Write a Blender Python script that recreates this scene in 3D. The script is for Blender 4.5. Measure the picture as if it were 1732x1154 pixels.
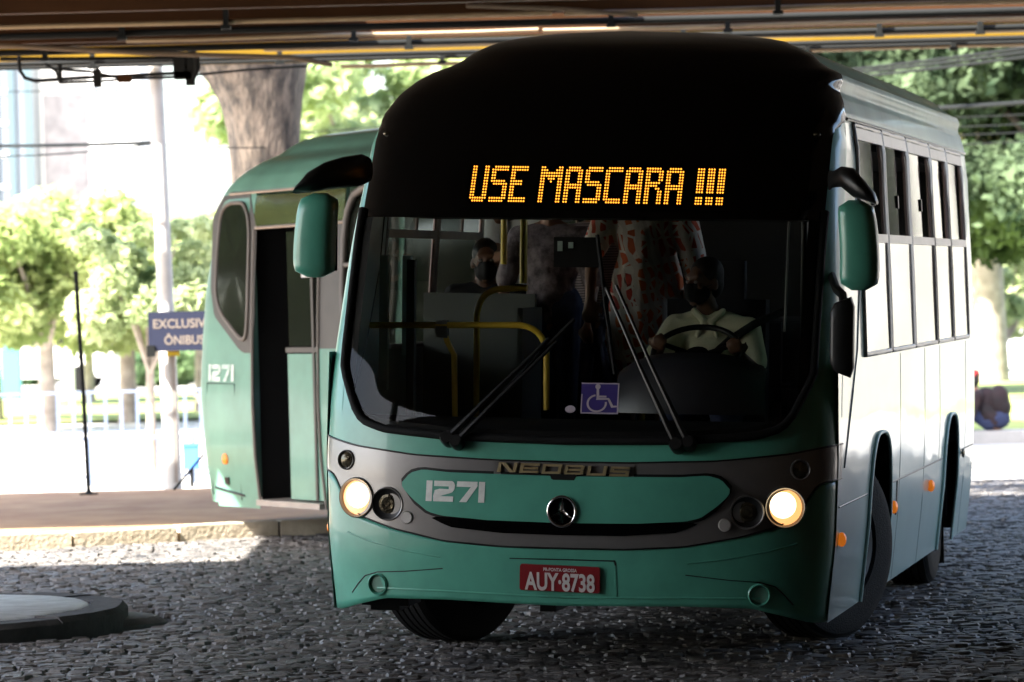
import bpy, math, random
import numpy as np
from mathutils import Matrix, Vector
random.seed(7); RNG = np.random.default_rng(11)
for o in list(bpy.data.objects): bpy.data.objects.remove(o)
SC = bpy.context.scene
COL = SC.collection
rad = math.radians

# ------------------------------------------------------------------ camera, light, exposure
cam = bpy.data.objects.new('camera', bpy.data.cameras.new('camera')); COL.objects.link(cam); SC.camera = cam
pitch, roll = rad(-0.546), rad(1.5)
fw = Vector((0, math.cos(pitch), math.sin(pitch))); rt = Vector((1, 0, 0)); up = rt.cross(fw)
r2 = rt*math.cos(roll) - up*math.sin(roll); u2 = up*math.cos(roll) + rt*math.sin(roll)
mw = Matrix((r2, u2, -fw)).transposed().to_4x4(); mw.translation = (0, 0, 1.83); cam.matrix_world = mw
cam.data.lens = 6500/1732*36; cam.data.sensor_width = 36; cam.data.clip_start = 0.5; cam.data.clip_end = 6000
cam.data.dof.use_dof = True; cam.data.dof.focus_distance = 18.9; cam.data.dof.aperture_fstop = 4.3

SUN_EL, SUN_AZ = 50, -125          # azimuth clockwise from +y (the view direction)
sd = Vector((math.sin(rad(SUN_AZ))*math.cos(rad(SUN_EL)), math.cos(rad(SUN_AZ))*math.cos(rad(SUN_EL)), math.sin(rad(SUN_EL))))
world = bpy.data.worlds.new('World'); SC.world = world; world.use_nodes = True
wn = world.node_tree; bg = wn.nodes['Background']
sky = wn.nodes.new('ShaderNodeTexSky'); sky.sky_type = 'NISHITA'; sky.sun_disc = False
sky.sun_elevation = rad(SUN_EL); sky.sun_rotation = rad(SUN_AZ); sky.dust_density = 3.0; sky.air_density = 1.0
wn.links.new(sky.outputs[0], bg.inputs[0]); bg.inputs[1].default_value = 0.15
sun = bpy.data.objects.new('sun', bpy.data.lights.new('sun', 'SUN')); COL.objects.link(sun)
sun.data.energy = 5.0; sun.data.angle = rad(0.5); sun.data.color = (1, 0.95, 0.86)
sun.rotation_euler = sd.to_track_quat('Z', 'Y').to_euler()
SC.view_settings.view_transform = 'Standard'; SC.view_settings.look = 'None'
SC.view_settings.gamma = 1; SC.view_settings.use_curve_mapping = False; SC.view_settings.exposure = 2.7
SC.render.engine = 'CYCLES'
SC.cycles.use_denoising = True; SC.cycles.max_bounces = 8; SC.cycles.transparent_max_bounces = 16
SC.cycles.caustics_reflective = False; SC.cycles.caustics_refractive = False; SC.cycles.sample_clamp_indirect = 6

# ------------------------------------------------------------------ helpers
def mat(name, col, rough=0.5, metal=0.0, coat=0.0, var=0.0, vscale=6.0, bump=0.0, bscale=60.0, emit=None, estr=0, col2=None, spec=None, stretch=None):
    m = bpy.data.materials.new(name); m.use_nodes = True; nt = m.node_tree; b = nt.nodes['Principled BSDF']
    b.inputs['Base Color'].default_value = (*col, 1); b.inputs['Roughness'].default_value = rough
    b.inputs['Metallic'].default_value = metal; b.inputs['Coat Weight'].default_value = coat; b.inputs['Coat Roughness'].default_value = 0.06
    if spec is not None: b.inputs['Specular IOR Level'].default_value = spec
    tc = nt.nodes.new('ShaderNodeTexCoord'); src = tc.outputs['Object']
    if stretch:
        mp = nt.nodes.new('ShaderNodeMapping'); mp.inputs['Scale'].default_value = stretch
        nt.links.new(src, mp.inputs[0]); src = mp.outputs[0]
    if var or col2:
        n = nt.nodes.new('ShaderNodeTexNoise'); n.inputs['Scale'].default_value = vscale; n.inputs['Detail'].default_value = 6; n.inputs['Roughness'].default_value = .62
        nt.links.new(src, n.inputs['Vector'])
        mr = nt.nodes.new('ShaderNodeValToRGB'); mr.color_ramp.elements[0].position = .36; mr.color_ramp.elements[1].position = .66
        c2 = col2 or tuple(min(1, c*(1+var)) for c in col); c1 = col if col2 else tuple(c*(1-var) for c in col)
        mr.color_ramp.elements[0].color = (*c1, 1); mr.color_ramp.elements[1].color = (*c2, 1)
        nt.links.new(n.outputs[0], mr.inputs[0]); nt.links.new(mr.outputs[0], b.inputs['Base Color'])
    if bump:
        n = nt.nodes.new('ShaderNodeTexNoise'); n.inputs['Scale'].default_value = bscale; n.inputs['Detail'].default_value = 5
        nt.links.new(src, n.inputs['Vector']); bp = nt.nodes.new('ShaderNodeBump'); bp.inputs['Strength'].default_value = bump; bp.inputs['Distance'].default_value = .02
        nt.links.new(n.outputs[0], bp.inputs['Height']); nt.links.new(bp.outputs[0], b.inputs['Normal'])
    if emit: b.inputs['Emission Color'].default_value = (*emit, 1); b.inputs['Emission Strength'].default_value = estr
    return m

def glass_mat(name, tint, rough=0.02, refl=1.0, ior=1.5):
    m = bpy.data.materials.new(name); m.use_nodes = True; nt = m.node_tree; nt.nodes.clear()
    out = nt.nodes.new('ShaderNodeOutputMaterial'); t = nt.nodes.new('ShaderNodeBsdfTransparent'); g = nt.nodes.new('ShaderNodeBsdfGlossy')
    t.inputs[0].default_value = (*tint, 1); g.inputs['Roughness'].default_value = rough; g.inputs[0].default_value = (refl, refl, refl, 1)
    f = nt.nodes.new('ShaderNodeFresnel'); f.inputs[0].default_value = ior; mx = nt.nodes.new('ShaderNodeMixShader')
    geo = nt.nodes.new('ShaderNodeNewGeometry')          # one-sheet glass: same index on both faces
    iv = nt.nodes.new('ShaderNodeMapRange'); iv.inputs['To Min'].default_value = ior; iv.inputs['To Max'].default_value = 1/ior
    nt.links.new(geo.outputs['Backfacing'], iv.inputs[0]); nt.links.new(iv.outputs[0], f.inputs[0])
    nt.links.new(f.outputs[0], mx.inputs[0]); nt.links.new(t.outputs[0], mx.inputs[1]); nt.links.new(g.outputs[0], mx.inputs[2]); nt.links.new(mx.outputs[0], out.inputs[0])
    return m

def emis_mat(name, col, s):
    m = bpy.data.materials.new(name); m.use_nodes = True; nt = m.node_tree; nt.nodes.clear()
    out = nt.nodes.new('ShaderNodeOutputMaterial'); e = nt.nodes.new('ShaderNodeEmission'); e.inputs[0].default_value = (*col, 1); e.inputs[1].default_value = s
    nt.links.new(e.outputs[0], out.inputs[0]); return m

def leaf_mat(name, c1, c2, trans=.45):
    m = bpy.data.materials.new(name); m.use_nodes = True; nt = m.node_tree; nt.nodes.clear()
    out = nt.nodes.new('ShaderNodeOutputMaterial'); d = nt.nodes.new('ShaderNodeBsdfDiffuse'); t = nt.nodes.new('ShaderNodeBsdfTranslucent'); mx = nt.nodes.new('ShaderNodeMixShader')
    n = nt.nodes.new('ShaderNodeTexNoise'); n.inputs['Scale'].default_value = .9; tc = nt.nodes.new('ShaderNodeTexCoord'); nt.links.new(tc.outputs['Object'], n.inputs[0])
    r = nt.nodes.new('ShaderNodeValToRGB'); r.color_ramp.elements[0].position = .38; r.color_ramp.elements[1].position = .62
    r.color_ramp.elements[0].color = (*c1, 1); r.color_ramp.elements[1].color = (*c2, 1)
    nt.links.new(n.outputs[0], r.inputs[0]); nt.links.new(r.outputs[0], d.inputs[0]); nt.links.new(r.outputs[0], t.inputs[0]); mx.inputs[0].default_value = trans
    nt.links.new(d.outputs[0], mx.inputs[1]); nt.links.new(t.outputs[0], mx.inputs[2]); nt.links.new(mx.outputs[0], out.inputs[0]); return m

class MB:
    """collects shapes into one mesh"""
    def __init__(s): s.v = []; s.f = []
    def add(s, V, Fc):
        k = len(s.v); s.v += [tuple(map(float, p)) for p in V]; s.f += [tuple(i+k for i in f) for f in Fc]; return s
    def box(s, a, b, M=None, bev=0):
        x0, y0, z0 = a; x1, y1, z1 = b
        V = [(x0,y0,z0),(x1,y0,z0),(x1,y1,z0),(x0,y1,z0),(x0,y0,z1),(x1,y0,z1),(x1,y1,z1),(x0,y1,z1)]
        if M is not None: V = [tuple(M @ Vector(p)) for p in V]
        return s.add(V, [(0,3,2,1),(4,5,6,7),(0,1,5,4),(1,2,6,5),(2,3,7,6),(3,0,4,7)])
    def tube(s, pts, r, n=10, caps=True):
        P = [Vector(p) for p in pts]; R = r if isinstance(r, (list, tuple)) else [r]*len(P)
        V = []; Fc = []; prev = None
        for i, p in enumerate(P):
            t = (P[min(i+1, len(P)-1)] - P[max(i-1, 0)]).normalized()
            if prev is None:
                a = Vector((0,0,1)) if abs(t.z) < .9 else Vector((1,0,0)); nrm = t.cross(a).normalized()
            else: nrm = (prev - t*prev.dot(t)).normalized()
            prev = nrm; bn = t.cross(nrm)
            for k in range(n):
                a = 2*math.pi*k/n; V.append(p + (nrm*math.cos(a) + bn*math.sin(a))*R[i])
        for i in range(len(P)-1):
            for k in range(n):
                Fc.append((i*n+k, i*n+(k+1) % n, (i+1)*n+(k+1) % n, (i+1)*n+k))
        if caps: Fc += [tuple(range(n))[::-1], tuple((len(P)-1)*n+k for k in range(n))]
        return s.add(V, Fc)
    def grid(s, G):                  # G[i][j] points
        n, m = len(G), len(G[0]); V = [p for r in G for p in r]
        return s.add(V, [(i*m+j, i*m+j+1, (i+1)*m+j+1, (i+1)*m+j) for i in range(n-1) for j in range(m-1)])
    def lathe(s, prof, c, ax, n=28, M=None):   # prof: (radius, height along ax)
        c = Vector(c); ax = Vector(ax).normalized(); a = Vector((0,0,1)) if abs(ax.z) < .9 else Vector((1,0,0)); u = ax.cross(a).normalized(); w = ax.cross(u)
        V = []; Fc = []
        for (r, h) in prof:
            for k in range(n):
                t = 2*math.pi*k/n; V.append(c + ax*h + (u*math.cos(t) + w*math.sin(t))*max(r, 1e-4))
        for i in range(len(prof)-1):
            for k in range(n): Fc.append((i*n+k, i*n+(k+1) % n, (i+1)*n+(k+1) % n, (i+1)*n+k))
        return s.add(V, Fc)
    def capsule(s, p, q, r1, r2, n=10):
        p, q = Vector(p), Vector(q); d = (q-p); L = d.length or 1e-4; t = d/L; pts = []; R = []
        for a in (-88, -60, -30, 0): pts.append(p + t*r1*math.sin(rad(a))); R.append(r1*math.cos(rad(a)))
        for a in (0, 30, 60, 88): pts.append(q + t*r2*math.sin(rad(a))); R.append(r2*math.cos(rad(a)))
        return s.tube(pts, R, n)
    def ball(s, c, rr, n=14, m=9, M=None):
        c = Vector(c); rr = rr if isinstance(rr, (tuple, list)) else (rr,)*3; V = []; Fc = []
        for i in range(m+1):
            a = math.pi*i/m
            for k in range(n):
                b = 2*math.pi*k/n; v = Vector((rr[0]*math.sin(a)*math.cos(b), rr[1]*math.sin(a)*math.sin(b), rr[2]*math.cos(a)))
                if M is not None: v = M @ v
                V.append(c+v)
        for i in range(m):
            for k in range(n): Fc.append((i*n+k, (i+1)*n+k, (i+1)*n+(k+1) % n, i*n+(k+1) % n))
        return s.add(V, Fc)
    def mesh(s, name, m=None, smooth=None):
        me = bpy.data.meshes.new(name); me.from_pydata(s.v, [], s.f); me.update()
        if m: me.materials.append(m)
        if smooth is not None:
            me.polygons.foreach_set('use_smooth', [True]*len(me.polygons)); me.update()
            if smooth < 180: 
                try: me.set_sharp_from_angle(angle=rad(smooth))
                except Exception: pass
        return me

def link(name, data, parent=None, loc=None, kind=None, label=None, cat=None, group=None):
    o = bpy.data.objects.new(name, data); COL.objects.link(o)
    if parent: o.parent = parent
    if loc is not None: o.location = loc
    tag(o, label, cat, group, kind); return o
def tag(o, label=None, cat=None, group=None, kind=None):
    if label: o['label'] = label
    if cat: o['category'] = cat
    if group: o['group'] = group
    if kind: o['kind'] = kind
    return o
def obj(name, mb, m, parent=None, smooth=40, **k): return link(name, mb.mesh(name, m, smooth), parent, **k)
def thing(name, loc, label, cat, group=None, rz=0):
    o = link(name, None, loc=loc, label=label, cat=cat, group=group); o.rotation_euler = (0,0,rz); o.empty_display_size = .2; return o
def solid(o, t, off=-1):
    m = o.modifiers.new('thick', 'SOLIDIFY'); m.thickness = t; m.offset = off; m.use_even_offset = False; return o
def fix_normals(o):
    import bmesh
    b = bmesh.new(); b.from_mesh(o.data); bmesh.ops.recalc_face_normals(b, faces=b.faces); b.to_mesh(o.data); b.free(); return o
def text_mesh(body, size, ext=0.0, sx=1.0, bold=0.0, spacing=1.0):
    c = bpy.data.curves.new('t', 'FONT'); c.body = body; c.size = size; c.extrude = ext; c.offset = bold; c.space_character = spacing; c.align_x = 'CENTER'; c.align_y = 'CENTER'
    c.resolution_u = 4
    o = bpy.data.objects.new('t', c); COL.objects.link(o); dg = bpy.context.evaluated_depsgraph_get(); dg.update()
    me = bpy.data.meshes.new_from_object(o.evaluated_get(dg)); bpy.data.objects.remove(o); bpy.data.curves.remove(c)
    V = np.array([tuple(v.co) for v in me.vertices]); V[:, 0] *= sx; Fc = [tuple(p.vertices) for p in me.polygons]; bpy.data.meshes.remove(me)
    w = V[:, 0].max()-V[:, 0].min(); V[:, 0] -= (V[:, 0].max()+V[:, 0].min())/2; V[:, 1] -= (V[:, 1].max()+V[:, 1].min())/2
    return V, Fc, w

# ------------------------------------------------------------------ materials
M = {}
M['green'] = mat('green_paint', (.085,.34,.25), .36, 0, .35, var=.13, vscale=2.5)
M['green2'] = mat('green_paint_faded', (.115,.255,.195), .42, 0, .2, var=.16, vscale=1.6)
M['greenside'] = mat('green_paint_side', (.26,.38,.35), .28, .0, .55, spec=.3, var=.08, vscale=1.2)  # same green made paler, the side's grazing reflections partly put into its colour
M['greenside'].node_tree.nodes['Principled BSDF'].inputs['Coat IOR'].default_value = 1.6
def wavy(m, dist=.012, sc=1.3):
    nt = m.node_tree; b = nt.nodes['Principled BSDF']; tc = nt.nodes.new('ShaderNodeTexCoord'); mp = nt.nodes.new('ShaderNodeMapping'); mp.inputs['Scale'].default_value = (1,.55,1.6); n = nt.nodes.new('ShaderNodeTexNoise'); n.inputs['Scale'].default_value = sc; n.inputs['Detail'].default_value = 2
    bp = nt.nodes.new('ShaderNodeBump'); bp.inputs['Strength'].default_value = 1; bp.inputs['Distance'].default_value = dist
    nt.links.new(tc.outputs['Object'], mp.inputs[0]); nt.links.new(mp.outputs[0], n.inputs[0]); nt.links.new(n.outputs[0], bp.inputs['Height']); nt.links.new(bp.outputs[0], b.inputs['Normal']); nt.links.new(bp.outputs[0], b.inputs['Coat Normal'])
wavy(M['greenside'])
M['silver'] = mat('silver_band', (.19,.18,.175), .36, .55, .3, var=.07, vscale=5)
M['roofpaint'] = mat('weathered_roof_paint', (.10,.17,.13), .5, 0, .15, var=.25, vscale=1.5)
M['oldgrey'] = mat('grey_seam', (.22,.26,.24), .6)
M['archtrim'] = mat('pale_teal_trim', (.36,.50,.46), .4)
M['black'] = mat('black_plastic', (.007,.007,.007), .38, spec=.35)
M['mask'] = mat('black_glass_cap', (.0015,.0015,.0015), .10, spec=.30)
M['rubber'] = mat('rubber', (.009,.009,.009), .7, bump=.3, bscale=120, spec=.12)
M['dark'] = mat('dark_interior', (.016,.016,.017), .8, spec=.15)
M['greypanel'] = mat('grey_interior_panel', (.11,.118,.11), .6)
M['chrome'] = mat('chrome', (.75,.74,.72), .12, 1.0)
M['gold'] = mat('aged_chrome', (.50,.40,.22), .3, .6)
M['white'] = mat('white_vinyl', (.72,.74,.70), .45, var=.08, vscale=30)
M['fadedwhite'] = mat('worn_white_vinyl', (.32,.45,.40), .5, col2=(.60,.68,.62), vscale=14)
M['yellow'] = mat('yellow_rail', (.90,.60,.06), .30, coat=.4)
M['pale'] = mat('pale_strip', (.62,.78,.78), .5)
M['rail'] = mat('grey_aluminium', (.33,.30,.28), .38, .4, var=.08)
M['pinkedge'] = mat('brown_rubber_edge', (.16,.09,.075), .6)
M['platered'] = mat('plate_red', (.22,.008,.012), .4)
M['platewhite'] = mat('plate_white', (.62,.58,.56), .5)
M['led'] = emis_mat('led_amber', (1.0,.335,.028), .42)
M['lampon'] = mat('headlight_glow', (.9,.85,.75), .3, emit=(1,.46,.15), estr=.22)
M['lamphot'] = mat('headlight_core', (.9,.85,.75), .3, emit=(1,.80,.48), estr=.75, bump=.6, bscale=30)
M['lampoff'] = mat('lamp_unlit', (.10,.085,.055), .15, .75, bump=.25, bscale=25)
M['amber'] = mat('amber_marker', (.75,.20,.02), .25, emit=(1,.25,.02), estr=.06)
M['reflector'] = mat('grey_cap', (.42,.40,.38), .4, .3)
M['mirror'] = mat('mirror_glass', (.02,.02,.025), .05, .9)
M['windshield'] = glass_mat('windshield_glass', (.74,.75,.72), .015, .20)
M['clearglass'] = glass_mat('clear_window_glass', (.68,.70,.68), .02, 1.0)
M['sideglass'] = glass_mat('side_window_glass', (.30,.31,.31), .04, 1.0, 1.9)
M['rim'] = mat('wheel_rim', (.10,.10,.10), .5, .5, var=.2)
M['seat'] = mat('seat_fabric', (.04,.04,.05), .9)
M['blue'] = mat('sign_navy', (.004,.008,.032), .6)
M['accblue'] = mat('access_blue', (.03,.015,.16), .5)
M['accwhite'] = mat('access_white', (.42,.36,.42), .6)
M['signtext'] = mat('sign_text', (.20,.165,.14), .7)
M['conc'] = mat('pale_concrete', (.42,.40,.37), .75, var=.18, vscale=.8, bump=.3, bscale=25)
M['mortar'] = mat('dark_road_bed', (.05,.048,.046), .8, var=.3, vscale=5, bump=.5, bscale=40)
M['side'] = mat('brown_sidewalk', (.24,.125,.06), .8, col2=(.36,.23,.12), vscale=2.2, bump=.3, bscale=18)
M['kerb'] = mat('granite_kerb', (.46,.38,.27), .75, col2=(.60,.52,.40), vscale=5, bump=.5, bscale=30)
M['islandk'] = mat('island_kerb_dark', (.045,.042,.042), .8, var=.3, vscale=6, bump=.5, bscale=25)
M['islandp'] = mat('island_worn_white_paint', (.35,.36,.36), .5, col2=(.62,.64,.64), vscale=5, bump=.2, stretch=(1,3,1))
M['apron'] = mat('grey_cement', (.10,.095,.095), .6, var=.25, vscale=7, bump=.4)
M['bark'] = mat('tree_bark', (.013,.010,.008), .9, col2=(.125,.095,.072), vscale=9, bump=1.0, bscale=26, stretch=(1,1,.35))
M['bark2'] = mat('pale_bark', (.36,.30,.25), .9, var=.3, vscale=4, bump=.5)
M['polec'] = mat('concrete_pole', (.55,.54,.52), .7, var=.1, vscale=3)
M['steelblk'] = mat('black_steel', (.010,.011,.011), .75, spec=.15)
M['beam'] = mat('brown_steel', (.045,.019,.007), .8, spec=.1, var=.35, vscale=1.2, stretch=(.3,1,2))
M['ybeam'] = mat('ochre_steel', (.17,.10,.008), .8, spec=.1, var=.22, vscale=1.4, stretch=(.4,1,2))
M['paint'] = mat('cream_pipe', (.30,.22,.13), .45, var=.12, vscale=3)
M['pipebrown'] = mat('brown_grey_pipe', (.16,.12,.085), .7, spec=.2)
M['deck'] = mat('deck_underside', (.05,.03,.015), .85, var=.3, vscale=1)
M['fence'] = mat('blue_white_railing', (.12,.155,.24), .5)
M['fencew'] = mat('white_railing', (.14,.17,.25), .5)
M['grass'] = mat('lawn', (.16,.22,.05), .9, col2=(.30,.34,.10), vscale=.7)
M['ground'] = mat('sunlit_ground', (.44,.42,.39), .8, var=.12, vscale=.3, bump=.2, bscale=8)

# ------------------------------------------------------------------ setting: ground, road, kerbs
g = MB(); g.add([(-900,-60,-.03),(900,-60,-.03),(900,2500,-.03),(-900,2500,-.03)], [(0,1,2,3)])
obj('ground', g, M['ground'], kind='structure')
def prism(mb, P, z0, z1, inset=0, cz=None):
    n = len(P); c = np.mean(P, 0); V = [(x, y, z0) for x, y in P]
    ring2 = [(x, y, z1-inset*.6) for x, y in P]
    ring3 = [(x+(c[0]-x)*inset/max(.01, math.hypot(c[0]-x, c[1]-y)), y+(c[1]-y)*inset/max(.01, math.hypot(c[0]-x, c[1]-y)), z1) for x, y in P]
    V += ring2 + ring3
    Fc = [(i, (i+1) % n, n+(i+1) % n, n+i) for i in range(n)] + [(n+i, n+(i+1) % n, 2*n+(i+1) % n, 2*n+i) for i in range(n)] + [tuple(range(2*n, 3*n))]
    return mb.add(V, Fc)
kerbline = [(-9.5,28.2),(-7.5,28.75),(-6.0,29.2),(-5.0,29.6),(-4.05,29.92),(-3.1,30.35),(-2.3,30.78),(-1.5,31.15),(-.5,31.45),(.6,31.6),(1.8,31.7),(2.6,32.1),(3.0,33)]
KL = np.array(kerbline)
def kerb_y(x): return float(np.interp(x, KL[:, 0], KL[:, 1]))
road = MB(); road.add([(-9.5,-20,-.004),(12,-20,-.004),(12,37.6,-.004),(3.2,37.6,-.004),(3.2,33.2,-.004)] + [(x, y+.1, -.016) for x, y in kerbline[::-1]], [tuple(range(5+len(kerbline)))])
road_o = obj('road', road, M['mortar'], kind='structure')
sw = MB(); prism(sw, [(x, y+.14) for x, y in kerbline] + [(3.0,37.4),(-9.5,37.4)], -.03, .12)
obj('sidewalk', sw, M['side'], kind='structure'); side_o = bpy.data.objects['sidewalk']
asph = MB(); asph.add([(6.6,-15,-.02),(11.9,-15,-.02),(11.9,37.5,-.02),(6.6,37.5,-.02)], [(0,1,2,3)]); asph.add([(7.6,37.61,-.006),(30,37.61,-.006),(30,46.4,-.006),(7.6,46.4,-.006)], [(0,1,2,3)]); obj('road', asph, mat('added_asphalt', (.22,.22,.215), .8, var=.25, vscale=1.5, bump=.3), kind='structure')  # unseen asphalt added to tone down what the bus side reflects
far = MB(); far.add([(3.2,37.6,-.012),(30,37.6,-.012),(30,46.5,-.012),(3.2,46.5,-.012)], [(0,1,2,3)]); obj('road', far, M['conc'], kind='structure')
lawn = MB(); lawn.add([(2.5,47.2,.11),(60,47.2,.11),(60,75,.11),(2.5,75,.11)], [(0,1,2,3)])
lawn.add([(-60,66,.02),(0,66,.02),(0,92,.02),(-60,92,.02)], [(0,1,2,3)])
obj('lawn', lawn, M['grass'], kind='structure')
fk = MB(); fk.box((2.5,46.6,-.03),(40,47.2,.14)); obj('kerb', fk, M['conc'], kind='structure')

# granite kerb stones along the sidewalk
def seg_stones():
    s = [0]; 
    for a, b in zip(KL[:-1], KL[1:]): s.append(s[-1]+math.hypot(*(b-a)))
    s = np.array(s); return s
S_ = seg_stones()
def kpt(d): return np.array([np.interp(d, S_, KL[:, 0]), np.interp(d, S_, KL[:, 1])])
d = 0.0; k = 0
while d < S_[-1]-.5:
    L = random.choice([.82,.95,.88,1.0]); a, b = kpt(d+.012), kpt(min(d+L, S_[-1])-.012); t = (b-a)/np.linalg.norm(b-a); nrm = np.array([-t[1], t[0]])
    hh = .135 + random.uniform(-.012,.012); mb = MB()
    if abs((a[0]+b[0])/2+4.45) < .55:         # the inlet of the storm drain: lintel and two blocks
        ang = math.atan2(t[1], t[0]); Mx = Matrix.Translation((a[0], a[1], 0)) @ Matrix.Rotation(ang, 4, 'Z')
        LL = np.linalg.norm(b-a); mb.box((0,0,.09),(LL,.22,hh), Mx); mb.box((LL-.16,.001,-.03),(LL,.20,.09), Mx); mb.box((0,.15,-.03),(LL-.16,.2,.088), Mx)
        o = obj('kerb_stone', mb, M['islandk'], side_o, smooth=None)
    else:
        q = [a, b, b+nrm*.15, a+nrm*.15]; j = [p+np.array([random.uniform(-.006,.006), random.uniform(-.01,.01)]) for p in q]
        prism(mb, j, -.03, hh, inset=.018); o = obj('kerb_stone', mb, M['kerb'], side_o, smooth=None)
    d += L

# cobbles
stone_meshes = []
for i in range(14):
    w, h = random.uniform(.036,.055), random.uniform(.026,.037); n = random.choice([5,6,6,7]); P = []
    for k in range(n):
        a = 2*math.pi*(k+random.uniform(-.22,.22))/n; P.append((w*1.18*math.copysign(abs(math.cos(a))**.6, math.cos(a)), h*1.2*math.copysign(abs(math.sin(a))**.7, math.sin(a))))
    zt = [random.uniform(-.0045,.0045) for _ in range(n)]
    V = [(x, y, -.02) for x, y in P] + [(x*.96, y*.96, .004+z) for (x, y), z in zip(P, zt)] + [(x*.84, y*.82, .011+z) for (x, y), z in zip(P, zt)] + [(0,0,.0125)]
    Fc = [(k, (k+1) % n, n+(k+1) % n, n+k) for k in range(n)] + [(n+k, n+(k+1) % n, 2*n+(k+1) % n, 2*n+k) for k in range(n)] + [(2*n+k, 2*n+(k+1) % n, 3*n) for k in range(n)]
    stone_meshes.append((V, Fc))
def cobmat():
    m = mat('basalt_cobble', (.058,.053,.050), .38, bump=.45, bscale=60, col2=(.165,.153,.145), vscale=2.6, spec=.38)
    nt = m.node_tree; b = nt.nodes['Principled BSDF']; gi = nt.nodes.new('ShaderNodeNewGeometry'); at = nt.nodes.new('ShaderNodeMapRange')
    at.inputs['To Min'].default_value = .38; at.inputs['To Max'].default_value = .65
    nt.links.new(gi.outputs['Random Per Island'], at.inputs[0]); nt.links.new(at.outputs[0], b.inputs['Roughness'])
    base = b.inputs['Base Color'].links[0].from_socket; hs = nt.nodes.new('ShaderNodeHueSaturation'); mv = nt.nodes.new('ShaderNodeMapRange')
    mv.inputs['To Min'].default_value = .6; mv.inputs['To Max'].default_value = 1.45
    nt.links.new(gi.outputs['Random Per Island'], mv.inputs[0]); nt.links.new(mv.outputs[0], hs.inputs['Value']); nt.links.new(base, hs.inputs['Color']); nt.links.new(hs.outputs[0], b.inputs['Base Color'])
    return m
M['cobble'] = cobmat()
stones = []
y = 18.0; row = 0
while y < 37.0:
    half = y*.1333+.55; x = -half + random.uniform(0,.1)
    while x < half:
        yy = y + .028*math.sin(x*1.3+row*.21) + random.uniform(-.010,.010)
        if yy < kerb_y(x) - .05 or x > 3.2: stones.append((x, yy, random.randrange(14), random.uniform(-.16,.16) + (math.pi if random.random() < .5 else 0), random.uniform(.9,1.14), random.gauss(0,.0045)))
        x += .104*random.uniform(.88,1.14)
    y += .076; row += 1
def on_island(x, y): return ((x+4.35)/2.33)**2 + ((y-22.75)/1.75)**2 < 1
stones = [s for s in stones if not on_island(s[0], s[1])]
def infr(s): return abs(s[0]) < s[1]*.131 and s[1] > 18.62
vis = [i for i, s in enumerate(stones) if infr(s)][:300]; vs = set(vis)
shared = []
for (V, Fc) in stone_meshes:
    mb = MB(); mb.add(V, Fc); shared.append(mb.mesh('cobble', M['cobble'], 35))
for i in vis:
    x, y, k, a, s, dz = stones[i]; o = link('cobble', shared[k], road_o, (x, y, .004+dz)); o.rotation_euler = (random.gauss(0,.03), random.gauss(0,.03), a); o.scale = (s, s, 1)
rest = MB()
for i, (x, y, k, a, s, dz) in enumerate(stones):
    if i in vs: continue
    V, Fc = stone_meshes[k]; ca, sa = math.cos(a)*s, math.sin(a)*s; tx, ty = random.gauss(0,.03), random.gauss(0,.03)
    rest.add([(x+px*ca-py*sa, y+px*sa+py*ca, pz+.004+dz+px*tx+py*ty) for px, py, pz in V], Fc)
obj('cobble_paving', rest, M['cobble'], road_o, smooth=35, kind='stuff')

# traffic island at left
def isl(rx, ry, n=40, j=0.0):
    P = []
    for k in range(n):
        a = 2*math.pi*k/n; P.append((-4.35+rx*math.copysign(abs(math.cos(a))**.85, math.cos(a))*(1+random.uniform(-j, j)), 22.6+ry*math.copysign(abs(math.sin(a))**.85, math.sin(a))*(1+random.uniform(-j, j))))
    return P
isl_o = thing('traffic_island', (-4.35,22.6,0), 'low round traffic island with worn white painted top and dark kerb, left edge', 'traffic island')
def ploc(mb, c): mb.v = [(x-c[0], y-c[1], z-c[2]) for x, y, z in mb.v]; return mb
n = 22; P0 = isl(2.05,1.50,n*4,.004); P1 = isl(1.84,1.28,n*4,.008)
for k in range(n):
    mb = MB(); ids = [(4*k+q) % (4*n) for q in range(5)]
    outr = [P0[i] for i in ids]; inn = [P1[i] for i in ids]
    hz = .125+random.uniform(-.008,.008); V = [(x, y, -.03) for x, y in outr] + [(x, y, hz-.03) for x, y in outr] + [(x+(ix-x)*.16, y+(iy-y)*.16, hz) for (x, y), (ix, iy) in zip(outr, inn)] + [(x, y, hz) for x, y in inn] + [(x, y, -.03) for x, y in inn]
    Fc = [(r*5+q, r*5+q+1, (r+1)*5+q+1, (r+1)*5+q) for r in range(4) for q in range(4)] + [(0,5,10,15,20),(4,24,19,14,9)]
    mb.add(V, Fc); mb.v = [((x+4.35)*.997-4.35 + 0, y, z) for x, y, z in mb.v]; obj('kerb_stone', ploc(mb, (-4.35,22.6,0)), M['islandk'], isl_o, smooth=35)
mb = MB(); prism(mb, [(x*.999-.004, y) for x, y in isl(1.845,1.285,48,.012)], 0, .128, inset=.05); obj('painted_top', ploc(mb, (-4.35,22.6,0)), M['islandp'], isl_o)
mb = MB(); P = []
for k in range(36):
    a = 2*math.pi*k/36; P.append((-3.35+1.27*math.cos(a)*(1+random.uniform(-.012,.012)), 22.75+.62*math.sin(a)*(1+random.uniform(-.03,.03))))
prism(mb, P, -.02, .045, inset=.06); obj('cement_apron', ploc(mb, (-4.35,22.6,0)), M['apron'], isl_o)
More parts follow.
